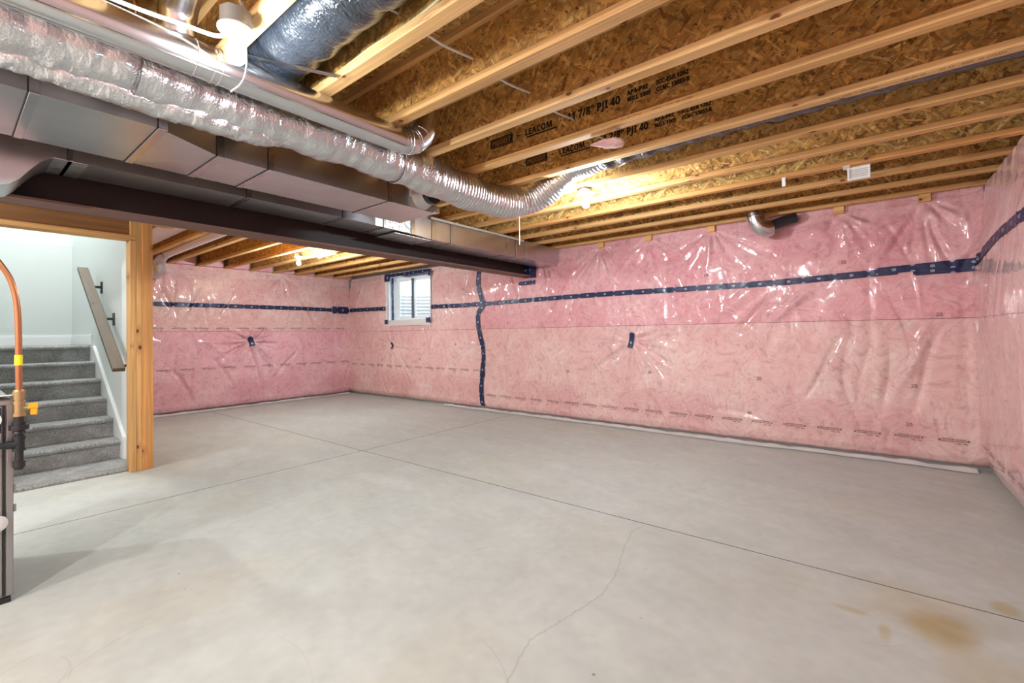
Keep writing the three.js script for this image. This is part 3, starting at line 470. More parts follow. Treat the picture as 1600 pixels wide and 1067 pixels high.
// ------------------------------------------------------------------ ceiling: subfloor panels on I-joists
const webText = printTex(2048, 128, (g, w, h) => {
  g.clearRect(0, 0, w, h); g.fillStyle = '#120c08'; g.strokeStyle = '#120c08'; const m = (x) => (x + 2.05) / 1.38 * w;       // x in the room -> pixels
  g.fillRect(m(-2.03), 12, m(-1.835) - m(-2.03), 96); g.fillStyle = '#8a5c28'; g.fillRect(m(-2.03) + 6, 22, m(-1.835) - m(-2.03) - 12, 4); g.fillRect(m(-2.03) + 6, 94, m(-1.835) - m(-2.03) - 12, 4); g.font = 'bold 66px sans-serif'; g.lineWidth = 4; const put = g.fillText.bind(g); g.fillText = (t, ...a) => { put(t, ...a); g.strokeStyle = g.fillStyle; g.strokeText(t, ...a); }; g.fillText('PKJOIST', m(-2.02), 84, m(-1.835) - m(-2.02) - 8);
  g.fillStyle = '#120c08'; g.fillRect(m(-1.80), 54, 30, 12); g.font = 'bold 78px sans-serif'; g.fillText('LEACOM', m(-1.735), 86, m(-1.485) - m(-1.735)); g.fillRect(m(-1.72), 98, m(-1.485) - m(-1.72), 14); g.fillRect(m(-1.465), 56, 12, 12);
  g.font = 'bold 92px sans-serif'; g.fillText('11 7/8\u2033 PJI 40', m(-1.415), 92, m(-1.07) - m(-1.415));
  g.font = 'bold 46px sans-serif'; g.fillText('APA-PRI', m(-1.03), 48, 190); g.fillText('MILL 1005', m(-1.03), 102, 200); g.fillText('ICC-ESR 1262', m(-0.865), 48, 250); g.fillText('CCMC 13053-R', m(-0.865), 102, 256);
});
const webTextMat = std({ map: webText, transparent: true, roughness: 0.9 });
const flangeText = printTex(2048, 64, (g, w, h) => { g.clearRect(0, 0, w, h); g.fillStyle = 'rgba(60,35,18,0.85)'; g.font = '50px monospace'; g.fillText('MILL 1005 * SPF-EWP', 20, 48, 760); g.fillText('46-00-22', 880, 48, 300); g.fillText('ST.EX', 1260, 48, 170); g.fillText('MADE IN CANADA', 1480, 48, 540); });
const flangeTextMat = std({ map: flangeText, transparent: true, roughness: 0.9 });
function joist(ceil, x0, x1, far, k, mats) {
  const j = new THREE.Group(); j.name = 'joist'; ceil.add(j); const near = far + 0.0635, c = (far + near) / 2, o = [k * 0.77 + x0, k * 0.213];
  part('bottom_flange', box(x0, CEIL, far, x1, CEIL + 0.038, near, 0.004, o), mats[0], j);
  part('web', box(x0, CEIL + 0.036, c - 0.005, x1, SUB - 0.036, c + 0.005, 0, [k * 0.37, k * 0.61]), mats[1], j);
  part('top_flange', box(x0, SUB - 0.038, far, x1, SUB, near, 0.003, [o[0] + 0.6, o[1] + 0.1]), mats[0], j);
  return j;
}
const zk = (k) => -1.165 - 0.4095 * k;
{
  const c = structure('ceiling');
  for (let x = -5.27, i = 0; x < FX1; x += 1.22, i++) for (let z = FZ0 - 0.1, n = 0; z < FZ1; z += 2.44, n++) part('subfloor_panel', box(x + 0.002, SUB, z + 0.002, Math.min(x + 1.218, FX1), SUB + 0.018, Math.min(z + 2.438, FZ1 + 0.05), 0, [i * 0.41, n * 0.77]), M.osb[(i + n) % 2], c);
  for (let z = -1.2, n = 0; z > -5.5; z -= 1.22, n++) for (const [a, b] of [[FX0 - 0.05, -7.0], [-6.998, -5.272]]) part('subfloor_panel', box(a, SUB, Math.max(z - 1.218, -5.6), b, SUB + 0.018, z, 0, [n * 0.41, a]), M.osb[n % 2], c);
  part('subfloor_backing', [box(-5.27, SUB + 0.018, -5.6, FX1, SUB + 0.05, FZ1), box(FX0 - 0.05, SUB + 0.018, -5.6, -5.27, SUB + 0.05, -1.12)], M.darkWood, c);
  const wm = [0, 0, 1, 0, 0, 2, 0, 3, 0, 1, 0, 1, 0, 0], om = [0, 1, 1, 1, 0, 0, 2, 0, 2, 1, 0, 1];
  for (let k = -4; k <= 10; k++) {
    const j = joist(c, -3.79, 0.88, zk(k), k + 9, [M.wood[k < 0 ? 0 : [0, 1, 0, 1, 0, 2, 1, 3, 1, 1, 2][k]], M.osb[k < 0 ? 1 : [1, 1, 1, 1, 0, 0, 2, 2, 0, 0, 1][k]]]);
    if (k === 3 || k === 4) { const g = new THREE.PlaneGeometry(1.38, 0.088); g.translate(-1.36, 2.478, zk(k) + 0.0375); part('printed_text', g, webTextMat, j); }
    if (k === 4) { const g = new THREE.PlaneGeometry(0.66, 0.032); g.rotateX(Math.PI / 2); g.translate(0.19, CEIL - 0.0008, zk(k) + 0.036); part('printed_text', g, flangeTextMat, j); }
    if (k === 2) { const g = new THREE.PlaneGeometry(0.42, 0.016); g.translate(-0.85, CEIL + 0.02, zk(k + 1) + 0.0643); part('printed_text', g, flangeTextMat, j); }
  }
  for (let j = 0; j < 9; j++) joist(c, FX0, -3.81, -1.83 - 0.392 * j, j + 40, [M.wood[j % 3 ? 1 : 3], M.osb[1]]);
  for (let j = 0; j < 5; j++) joist(c, -5.13, -3.81, -1.83 + 0.392 * (j + 1), j + 60, [M.wood[1], M.osb[1]]);
}

// ------------------------------------------------------------------ steel beam
{
  const b = thing('steel_beam', 'dark red-brown primed steel beam running from the left edge to the back wall', 'beam');
  part('bottom_flange', box(-3.90, 1.974, -5.26, -3.70, 1.990, 2.9, 0.003), M.steelLitBelow, b).userData.label = 'lower flange coloured lighter for light bounced off the floor';
  part('top_flange', box(-3.90, 2.276, -5.26, -3.70, 2.292, 2.9, 0.003), M.steel, b);
  part('web', box(-3.806, 1.988, -5.26, -3.794, 2.278, 2.9), M.steel, b);
  part('nailing_plate', box(-3.87, 2.292, -5.26, -3.73, 2.33, 2.9, 0.003), M.wood[2], b).userData.label = 'wooden plate on top of the beam';
  const t = single('beam_end_tape', [box(-3.72, 1.965, -5.24, -3.692, 2.16, -5.10, 0.004), box(-3.79, 1.965, -5.10, -3.70, 2.15, -5.09, 0.003)], M.tape, 'dark tape wrapped over the wall end of the steel beam', 'tape');
}

// ------------------------------------------------------------------ sheet-metal ducts
function loft(a, b, mat) { // two rectangles [x0, x1, y0, y1, z]
  const c = ([x0, x1, y0, y1, z]) => [[x0, y0, z], [x1, y0, z], [x1, y1, z], [x0, y1, z]], A = c(a), B = c(b), pos = [], uv = [];
  const quad = (p, q, r, s) => { for (const v of [p, q, r, p, r, s]) { pos.push(...v); uv.push(v[2] + v[0] * 0.31, v[0] + v[1]); } };
  for (let i = 0; i < 4; i++) { const k = (i + 1) % 4; quad(A[i], B[i], B[k], A[k]); } quad(A[3], A[2], A[1], A[0]); quad(B[0], B[1], B[2], B[3]);
  const g = new THREE.BufferGeometry(); g.setAttribute('position', new THREE.Float32BufferAttribute(pos.map((v) => v), 3)); g.setAttribute('uv', new THREE.Float32BufferAttribute(uv, 2)); g.computeVertexNormals(); return g;
}
function fixWinding(g) { // faces outward from the centre
  g.computeBoundingBox(); const c = g.boundingBox.getCenter(V()), p = g.attributes.position, uv = g.attributes.uv, a = V(), b = V(), d = V();
  for (let i = 0; i < p.count; i += 3) { a.fromBufferAttribute(p, i); b.fromBufferAttribute(p, i + 1); d.fromBufferAttribute(p, i + 2); const n = b.clone().sub(a).cross(d.clone().sub(a)); if (n.dot(a.clone().add(b).add(d).divideScalar(3).sub(c)) < 0) { p.setXYZ(i + 1, d.x, d.y, d.z); p.setXYZ(i + 2, b.x, b.y, b.z); const u = [uv.getX(i + 1), uv.getY(i + 1)]; uv.setXY(i + 1, uv.getX(i + 2), uv.getY(i + 2)); uv.setXY(i + 2, ...u); } }
  g.computeVertexNormals(); return g;
}
const section = (a, b) => fixWinding(loft(a, b));
function cleat(x0, x1, y0, y1, z, w, parent, under = true) { // raised drive cleat round the bottom and near side with a dark gap in front
  part('drive_cleat', [box(x1 - 0.001, y0 - 0.004, z - w, x1 + 0.005, y1, z, 0.002), box(x0, y0 - 0.005, z - w, x1 + 0.005, y0 + 0.001, z, 0.002)], M.zincBright, parent);
  part('joint_gap', [box(x1 - 0.001, y0 - 0.003, z, x1 + 0.0035, y1, z + 0.005), box(x0, y0 - 0.0035, z, x1 + 0.0035, y0 + 0.001, z + 0.005)], M.seam, parent);
}
{
  const d = thing('supply_duct', 'galvanised rectangular trunk duct that narrows at a folded joint, ending at a round black takeoff', 'duct');
  const y0 = 2.14, y1 = 2.322, xf = -3.14;
  part('duct_section', section([xf, -2.525, y0, y1, 1.4], [xf, -2.525, y0, y1, -0.21]), M.zinc, d);
  part('duct_section', section([xf, -2.525, y0, y1, -0.21], [xf, -2.525, y0, y1, -0.615]), M.zinc, d);
  // folded reducer: the bottom is two triangles meeting at a crease
  { const g = [[-2.525, y0, -0.615], [xf, y0, -0.615], [xf, y0, -0.905], [-2.685, y0, -0.905]];
    const pos = [], tri = (a, b, c) => pos.push(...a, ...b, ...c); const A = g[0], B = g[1], C2 = g[2], D = g[3], top = (p) => [p[0], y1, p[2]], mid = [-2.93, y0 - 0.006, -0.80];
    tri(A, B, mid); tri(A, mid, D); tri(B, C2, mid); tri(mid, C2, D);
    tri(A, D, top(D)); tri(A, top(D), top(A)); tri(B, top(C2), C2); tri(B, top(B), top(C2)); tri(top(A), top(D), top(C2)); tri(top(A), top(C2), top(B));
    const q = new THREE.BufferGeometry(); q.setAttribute('position', new THREE.Float32BufferAttribute(pos, 3)); q.setAttribute('uv', new THREE.Float32BufferAttribute(pos.flatMap((_, i) => (i % 3 ? [] : [pos[i], pos[i + 2]])), 2)); part('reducer', fixWinding(q), M.zinc, d).material = M.zinc; }
  part('duct_section', section([xf, -2.685, y0, y1, -0.905], [xf, -2.685, y0, y1, -1.165]), M.zinc, d);
  part('duct_section', section([xf, -2.685, y0, y1, -1.165], [xf, -2.685, y0, y1, -1.99]), M.zinc, d);
  part('duct_section', section([xf, -2.685, y0, y1, -1.99], [xf, -2.685, y0, y1, -2.42]), M.zinc, d);
  cleat(xf, -2.525, y0, y1, -0.21, 0.03, d); cleat(xf, -2.525, y0, y1, -0.615, 0.035, d); cleat(xf, -2.685, y0, y1, -0.905, 0.035, d); cleat(xf, -2.685, y0, y1, -1.165, 0.03, d); cleat(xf, -2.685, y0, y1, -1.99, 0.03, d);
  part('end_cap', [box(xf, y0 - 0.003, -2.44, -2.68, y1, -2.42, 0.003), box(-2.70, y0 - 0.004, -2.45, -2.65, y0 + 0.05, -2.40, 0.006)], M.zincBright, d);
  const col = lathe([[0.105, 0], [0.095, 0.012], [0.082, 0.05], [0.080, 0.09], [0.077, 0.09], [0.076, 0.02]]); col.rotateZ(-Math.PI / 2); col.translate(-2.687, 2.245, -2.30);
  const to = part('takeoff_collar', col, std({ color: L(0.55, 0.54, 0.52), roughness: 0.5, metalness: 0.5, side: THREE.DoubleSide }), d);
  const darkDisc = new THREE.CylinderGeometry(0.079, 0.079, 0.05, 28); darkDisc.rotateZ(Math.PI / 2); darkDisc.translate(-2.578, 2.245, -2.30); part('dark_opening', darkDisc, M.black, to);  // black disc stands in for the shade inside the open collar
  part('warning_label', box(-2.6855, 2.22, -2.215, -2.683, 2.275, -2.175), M.white, d);
}
{
  const d = thing('return_duct', 'galvanised rectangular duct beside the beam, curving down at its left end', 'duct');
  const x0 = -3.66, x1 = -3.33, y1 = 2.325;
  const S = [[-0.42, 2.136], [-0.373, 2.134], [-0.345, 2.121], [-0.315, 2.093], [-0.281, 2.047], [-0.246, 1.993], [-0.21, 1.957], [-0.15, 1.935], [0.0, 1.93], [0.9, 1.93], [0.9, y1], [-0.42, y1]];
  part('offset_fitting', prism(S.map(([z, y]) => [z, y]), x0, x1, 'x'), M.zinc, d);
  for (const [a, b, ya, yb] of [[-0.42, -1.30, 2.137, 2.138], [-1.30, -2.02, 2.138, 2.138], [-2.02, -2.41, 2.138, 2.13], [-2.41, -2.715, 2.13, 2.122], [-2.715, -2.97, 2.122, 2.107], [-2.97, -3.22, 2.107, 2.107], [-3.22, -4.11, 2.107, 2.105], [-4.11, -4.50, 2.105, 2.105], [-4.50, -5.24, 2.105, 2.105]]) part('duct_section', section([x0, x1, ya, y1, a], [x0, x1, yb, y1, b]), a < -2.3 && a > -2.6 ? M.foil : M.zinc, d);
  for (const [z, y, w] of [[-0.42, 2.136, 0.02], [-1.30, 2.138, 0.03], [-2.02, 2.138, 0.03], [-2.41, 2.13, 0.025], [-2.715, 2.122, 0.045], [-2.97, 2.107, 0.06], [-3.22, 2.107, 0.025], [-4.11, 2.105, 0.02], [-4.30, 2.105, 0.012], [-4.50, 2.105, 0.012]]) cleat(x0, x1, y, y1, z, w, d);
  part('foil_tape', fixWinding(loft([x0 + 0.01, x1 - 0.03, 2.108, 2.112, -2.55], [x0 + 0.01, x1 - 0.03, 2.098, 2.104, -2.99])), M.foil, d);
  part('foil_tape', box(x0, 2.131, -0.50, x1 + 0.003, 2.136, -0.36, 0.002), M.foil, d);
  single('conduit_pipe', [tube([[-3.40, 2.336, -2.93], [-3.41, 2.34, -3.4], [-3.41, 2.345, -4.0], [-3.40, 2.34, -4.42]].map(([x, y, z]) => [x + 0.10, y - 0.03, z]), 0.0125, 40, 12), ...[-3.28, -3.72, -4.16].map((z) => { const g = new THREE.CylinderGeometry(0.016, 0.016, 0.02, 14); g.rotateX(Math.PI / 2); g.translate(-3.305, 2.313, z); return g; })], M.cablePale, 'pale plastic pipe strapped along the upper edge of the duct near the back wall', 'pipe');
}
// thin board with a pipe of pale plastic over the trunk duct
single('furring_strip', [box(-2.80, 2.3225, -1.62, -2.68, 2.3295, -1.08, 0.002)], M.wood[2], 'thin strip of wood lying along the top edge of the trunk duct', 'wood strip');
single('water_line', tube([[-2.665, 2.30, -1.10], [-2.67, 2.31, -1.3], [-2.672, 2.302, -1.45], [-2.678, 2.30, -1.57]], 0.007, 24, 8), M.cable, 'thin pale pipe running along the upper edge of the trunk duct', 'pipe');

// round galvanised pipe with a gored elbow
{
  const p = thing('round_duct_pipe', 'long round galvanised duct pipe hung below the joists ending in a gored elbow', 'duct pipe');
  const c = [-2.02, 2.258], r = 0.066;
  const pc = (z0, z1) => { const g = new THREE.CylinderGeometry(r, r, Math.abs(z1 - z0), 40); g.rotateX(Math.PI / 2); g.translate(c[0], c[1], (z0 + z1) / 2); return g; };
  part('pipe_length', pc(1.6, -0.63), M.zincBright, p); part('pipe_length', pc(-0.63, -1.60), M.zincBright, p);
  for (const [z, s] of [[-0.60, 0.0015], [-0.66, 0.0035], [-0.685, 0.0015]]) { const g = new THREE.TorusGeometry(r + s * 0.5, 0.003, 8, 40); g.translate(c[0], c[1], z); part('crimp_ring', g, M.zincBright, p); }
  part('lock_seam', box(c[0] + 0.048, c[1] - 0.05, -1.58, c[0] + 0.054, c[1] - 0.044, 1.5, 0.002), M.zincBright, p);
  const el = part('elbow', tube([[c[0], c[1], -1.58], [c[0], c[1] + 0.008, -1.63], [c[0] + 0.005, c[1] + 0.035, -1.685], [c[0] + 0.015, c[1] + 0.085, -1.725], [c[0] + 0.025, c[1] + 0.15, -1.742], [c[0] + 0.03, c[1] + 0.22, -1.745]], r + 0.002, 36, 28), M.zincBright, p);
  for (const [y, z, a] of [[0.004, -1.615, 0.15], [0.025, -1.668, 0.5], [0.065, -1.712, 0.95], [0.12, -1.737, 1.35]]) { const g = new THREE.TorusGeometry(r + 0.003, 0.0035, 8, 32); g.rotateX(a); g.translate(c[0] + 0.01, c[1] + y, z); part('gore_seam', g, M.zincBright, el); }
}
// flexible insulated duct in crinkled foil
{
  const f = thing('flexible_duct', 'crinkled silver foil flexible duct along the round pipe, curling up between two joists', 'flexible duct');
  const nz = (len, a, amp) => amp * (fbm(len * 22 + Math.sin(a) * 2, a * 1.6, 3, 7) - 0.5);
  const main = tube([[-2.255, 2.255, -0.47], [-2.27, 2.245, -0.75], [-2.27, 2.245, -1.1], [-2.27, 2.248, -1.5], [-2.27, 2.235, -1.85], [-2.27, 2.215, -2.2], [-2.25, 2.20, -2.48], [-2.19, 2.195, -2.72], [-2.08, 2.235, -2.89], [-1.93, 2.33, -2.965], [-1.75, 2.43, -2.98], [-1.45, 2.47, -2.98]], 0.122, 460, 44,
    (t, a, q, len) => { const e = smooth(0.42, 0.62, t), rib = lerp(0.0022 * Math.sin(len * 2 * Math.PI / 0.088 + 0.6 * a), 0.0030 * Math.sin(len * 2 * Math.PI / 0.028 + a), e); return lerp(0.118, 0.104, smooth(0.6, 0.95, t)) + rib + nz(len, a, lerp(0.012, 0.009, e)) + 0.006 * Math.sin(len * 17 + 1); });
  part('foil_jacket', main, M.foil, f);
  const near = tube([[-2.26, 2.27, 1.2], [-2.26, 2.27, 0.4], [-2.25, 2.272, 0.0], [-2.25, 2.27, -0.3], [-2.25, 2.27, -0.47], [-2.255, 2.266, -0.52]], 0.14, 180, 40, (t, a, q, len) => 0.128 * (1 - 0.22 * smooth(0.955, 1, t)) + 0.003 * Math.sin(len * 60 + a) + nz(len * 1.3, a, 0.02));
  part('foil_jacket', near, M.foil, f);
  const sag = tube([[-2.33, 2.19, 0.6], [-2.31, 2.185, 0.0], [-2.30, 2.17, -0.3], [-2.29, 2.16, -0.55], [-2.28, 2.155, -0.8], [-2.28, 2.165, -1.0], [-2.28, 2.20, -1.15]], 0.07, 200, 28, (t, a, q, len) => 0.062 * (1 - 0.5 * smooth(0.85, 1, t)) + nz(len * 1.6, a, 0.022));
  part('sagging_sleeve', sag, M.foil, f);
  part('tie_strap', (() => { const g = new THREE.TorusGeometry(0.121, 0.004, 8, 40); g.scale(1, 1, 2.5); g.rotateX(0.15); g.translate(-2.272, 2.24, -1.73); return g; })(), M.zincBright, f);
}
// insulated black duct in the bay by the near lamp, and the one that continues the flexible duct
{
  const g = (pts, r, seed) => tube(pts, r, 220, 36, (t, a, q, len) => r + 0.016 * (fbm(len * 16, a * 1.2 + 3, 3, seed) - 0.5) + 0.004 * Math.sin(len * 40));
  single('insulated_duct', g([[-2.6, 2.45, -0.935], [-2.0, 2.465, -0.935], [-1.5, 2.47, -0.93], [-0.9, 2.475, -0.935], [0.3, 2.475, -0.935]], 0.138, 12), M.blackFoil, 'thick black plastic wrapped duct lying between two joists beside the near lamp', 'insulated duct');
  single('insulated_duct', g([[-1.52, 2.475, -2.975], [-1.0, 2.49, -2.975], [-0.2, 2.495, -2.975], [0.75, 2.495, -2.975]], 0.11, 13), M.blackFoil, 'black wrapped duct continuing the foil duct inside the joist bay', 'insulated duct');
  single('pipe_strap', [box(-1.0, -0.0008, -0.014, -0.63, 0.0008, 0.014)].map((b) => { b.translate(0.815, 0, 0); b.rotateY(1.12); b.translate(-1.905, CEIL - 0.003, -0.915); return b; }), M.zincBright, 'thin metal strap crossing under the black wrapped duct', 'strap');
}
// round boot pipe with rounded end above the pipe, in the near bay
single('boot_pipe', tube([[-1.2, 2.50, -0.55], [-1.7, 2.49, -0.55], [-1.9, 2.47, -0.55], [-2.02, 2.43, -0.555], [-2.06, 2.36, -0.56]], 0.062, 60, 28), M.zincBright, 'bright galvanised pipe with a rounded elbow in the bay left of the near lamp', 'duct pipe');
// exhaust elbow at the back wall
{
  const e = thing('vent_elbow', 'short galvanised vent elbow under the last joists against the back wall', 'vent elbow');
  part('pipe_length', tube([[-0.90, 2.48, -5.02], [-0.885, 2.40, -5.02], [-0.875, 2.31, -5.02]], 0.076, 16, 30), M.zincBright, e);
  part('elbow', tube([[-0.875, 2.31, -5.02], [-0.862, 2.25, -5.025], [-0.835, 2.195, -5.04], [-0.79, 2.175, -5.065], [-0.755, 2.185, -5.09]], 0.079, 30, 30), M.zincBright, e);
  for (const [x, y, z, a] of [[-0.874, 2.295, -5.02, 0.12], [-0.85, 2.225, -5.03, 0.4]]) { const g = new THREE.TorusGeometry(0.080, 0.003, 8, 30); g.rotateX(Math.PI / 2); g.rotateZ(a); g.translate(x, y, z); part('crimp_ring', g, M.zincBright, e); }
  part('black_sleeve', tube([[-0.765, 2.20, -5.09], [-0.66, 2.245, -5.15], [-0.55, 2.275, -5.20]], 0.05, 16, 20), M.black, e);
}
// foil boots in the far left bays
{
  const e = thing('foil_vent_boot', 'small foil covered vent boot at the top of the far left wall beside the post', 'vent boot');
  const fr = (t, a, q, len) => 0.075 + 0.014 * (fbm(len * 30, a * 2, 3, 19) - 0.5);
  part('foil_boot', tube([[-8.41, 2.14, -2.0], [-8.29, 2.18, -2.0], [-8.24, 2.23, -2.0], [-8.18, 2.32, -2.0], [-8.02, 2.39, -2.0], [-7.8, 2.40, -2.0]], 0.075, 60, 24, fr), M.foil, e);
  const pan = std({ color: L(0.72, 0.66, 0.68), roughness: 0.35, metalness: 0.5, bumpMap: softBump, bumpScale: 0.006 });
  part('bay_duct', tube([[-7.85, 2.40, -2.0], [-7.0, 2.405, -2.0], [-5.3, 2.41, -2.0]], 0.07, 40, 20), pan, e);
  single('bay_panning', box(-8.3, 2.40, -1.72, -5.2, 2.42, -1.47, 0.004), pan, 'pale reflective sheet closing a joist bay above the post at the far left', 'panning sheet');
}

// ------------------------------------------------------------------ lamps
function lamp(x, yd, z, label, boxUp, lit = BULB, chain = false, name = 'lampholder_light') {
  const t = thing(name, label, 'lamp', null); t.position.set(x, yd, z);
  const g = lathe([[0, 0.0], [0.058, 0.0], [0.0585, -0.004], [0.056, -0.008], [0.040, -0.014], [0.030, -0.026], [0.026, -0.030], [0, -0.030]]);
  const h = part('porcelain_holder', g, M.porcelain, t);
  for (const s of [-1, 1]) { const q = new THREE.CylinderGeometry(0.0035, 0.0035, 0.003, 10); q.translate(s * 0.035, -0.017, 0.012 * s); part('screw', q, M.grayBox, h); }
  const o = new THREE.CylinderGeometry(0.052, 0.052, boxUp, 8); o.translate(0, boxUp / 2, 0); part('junction_box', o, M.grayBox, t);
  part('socket_collar', cyl(0.016, 0.019, -0.045, -0.028, 0, 0, 18), M.white, t);
  const b = lathe([[0, -0.125], [0.012, -0.1235], [0.022, -0.118], [0.0295, -0.107], [0.031, -0.094], [0.028, -0.078], [0.020, -0.058], [0.0155, -0.045], [0, -0.045]]);
  part('light_bulb', b, M.bulb, t);
  const l = new THREE.PointLight(BULB_COLOR, lit, 0, 2); l.position.set(0, -0.088, 0); l.castShadow = true; l.shadow.radius = 1.5; l.shadow.mapSize.set(1024, 1024); t.add(l);
  if (chain) { const gs = []; const pts = [[0.032, -0.02], [0.037, -0.08], [0.037, -0.13], [0.030, -0.17], [0.012, -0.20], [-0.018, -0.222]]; const c = new THREE.CatmullRomCurve3(pts.map(([a, b2]) => V(a * 0.78, b2, -a * 0.62))); for (let i = 0; i <= 46; i++) { const p = c.getPointAt(i / 46), s = new THREE.SphereGeometry(0.0032, 6, 5); s.translate(p.x, p.y, p.z); gs.push(s); } part('pull_chain', gs, M.white, t); }
  return t;
}
lamp(-1.742, 2.272, -0.648, 'nearest bare bulb, in a porcelain holder with a bead pull chain above the round pipe', 0.06, BULB * 0.27, true);
lamp(-1.77, 2.302, -3.215, 'bare bulb in a white porcelain holder under the joists in the middle of the ceiling', 0.035, BULB * 0.85);
lamp(-6.17, 2.285, -3.07, 'far bare bulb in a white holder under the joists beyond the steel beam', 0.05, BULB * 1.15);
lamp(-1.2, 2.29, 1.5, 'added unseen fill bulb in a porcelain holder behind the camera', 0.045, BULB * 1.75);  // added out of view as fill, for even brightness
lamp(-2.3, 2.29, 2.4, 'added unseen fill bulb near the back of the room behind the camera', 0.045, BULB * 1.8);  // second added fill bulb, also out of view
lamp(-4.55, 2.29, 0.9, 'added unseen fill bulb in the space left of the furnace', 0.045, BULB * 0.9);  // third added fill bulb, softens the furnace shadow

// ------------------------------------------------------------------ wires and odds and ends on the joists
const wire = (pts, label, mat = M.cable, r = 0.006) => single('electrical_cable', tube(pts, r, pts.length * 12, 8), mat, label, 'cable');
{
  const p = [[-1.47, 2.46, -0.72]]; for (let k = 0; k < 6; k++) { const x = -1.46 + 0.025 * k; p.push([x, 2.44, zk(k) + 0.24], [x + 0.005, 2.455, zk(k) + 0.10], [x + 0.01, 2.462, zk(k) + 0.03]); }
  wire(p, 'white electrical cable threaded through the webs of the joists across the ceiling');
  wire([[-2.02, 2.375, -1.115], [-1.9, 2.376, -1.12], [-1.74, 2.372, -1.112], [-1.6, 2.385, -1.118], [-1.47, 2.373, -1.112], [-1.3, 2.378, -1.115], [-1.18, 2.385, -1.11], [-1.05, 2.42, -1.12]], 'yellowish cable stapled along the lower flange of the joist beside the black duct', M.cableYellow, 0.007);
  wire([[-1.50, 2.44, -0.74], [-1.42, 2.415, -0.85], [-1.32, 2.405, -0.96], [-1.2, 2.40, -1.06], [-1.12, 2.43, -1.11]], 'second white cable looping below the black duct into the joist', M.cable, 0.006);
  wire([[-1.74, 2.32, -0.66], [-1.752, 2.335, -0.70], [-1.77, 2.332, -0.715], [-1.76, 2.36, -0.69], [-1.72, 2.40, -0.64], [-1.68, 2.46, -0.60], [-1.6, 2.5, -0.6]], 'bright white cable looping out of the box of the nearest lamp');
  wire([[-1.79, 2.31, -0.655], [-1.88, 2.305, -0.645], [-1.945, 2.325, -0.55], [-1.98, 2.33, -0.42], [-2.0, 2.333, -0.2], [-2.0, 2.33, 0.3]], 'grey cable running beside the round pipe to the nearest lamp', M.cable, 0.008);
  wire([[-2.15, 2.36, -0.44], [-2.13, 2.40, -0.45], [-2.12, 2.47, -0.44], [-2.1, 2.55, -0.45]], 'thin copper coloured wire hanging by the round pipe', M.copper, 0.004);
  wire([[-2.22, 2.20, -2.92], [-2.22, 2.05, -2.92], [-2.22, 1.90, -2.92]], 'thin pale cord hanging straight down from the curl of the foil duct', M.cable, 0.003);
  single('plastic_pipe', [tube([[-6.62, 2.385, -3.60], [-6.3, 2.38, -3.56], [-5.98, 2.375, -3.53]], 0.016, 20, 12)], M.cable, 'short white plastic pipe between joists beyond the far bulb', 'pipe');
  wire([[-0.40, 2.42, -2.95], [-0.48, 2.41, -3.05], [-0.6, 2.42, -3.16]].map(([x, y, z]) => [x - 0.85, y, z]), 'short piece of white cable crossing under the black duct bay', M.cable, 0.006);
  wire([[-1.0, 2.43, -4.13], [-0.98, 2.41, -4.25], [-0.95, 2.44, -4.38]], 'short white cable piece between joists near the back wall', M.cable, 0.006);
  wire([[-1.0, 2.43, -4.56], [-0.95, 2.40, -4.68], [-0.9, 2.44, -4.80]], 'short white cable piece in the bay next to the last joist', M.cable, 0.006);
}
{
  const v = thing('air_vent_cover', 'small white rectangular louvred cover hanging between joists near the back wall', 'vent cover');
  part('frame', [box(-0.106, 2.240, -4.06, 0.024, 2.252, -4.035, 0.003), box(-0.106, 2.322, -4.06, 0.024, 2.334, -4.035, 0.003), box(-0.106, 2.25, -4.06, -0.094, 2.324, -4.035, 0.003), box(0.012, 2.25, -4.06, 0.024, 2.324, -4.035, 0.003)], M.white, v);
  for (let i = 0; i < 6; i++) part('louvre', box(-0.096, 2.253 + i * 0.012, -4.055, 0.014, 2.262 + i * 0.012, -4.043 - (i % 2) * 0.0, 0.002), M.white, v);
  part('mounting_arm', box(-0.13, 2.327, -4.06, -0.09, 2.331, -3.97, 0.001), M.white, v);
  single('plastic_tag', box(-0.502, 2.262, -3.955, -0.478, 2.33, -3.951, 0.001), M.white, 'small white plastic tag hanging from a joist left of the vent cover', 'tag');
}
{
  const g = new THREE.SphereGeometry(1, 48, 32), p = g.attributes.position, q = V();
  for (let i = 0; i < p.count; i++) { q.fromBufferAttribute(p, i); const t = (q.x + 1) / 2, n = 0.7 + 0.7 * fbm(q.x * 2.5 + 9, q.y * 2.5 + q.z * 2 + 9, 4, 5), w = (0.25 + 0.9 * t) * n; p.setXYZ(i, -1.20 + q.x * 0.115, 2.318 - 0.045 * t + q.y * 0.034 * w, -2.45 + q.z * 0.06 * w + 0.02 * t); }
  g.computeVertexNormals();
  single('insulation_scrap', g, M.pinkLower, 'scrap of pink insulation hanging from a joist beside the printed web', 'insulation scrap');
}

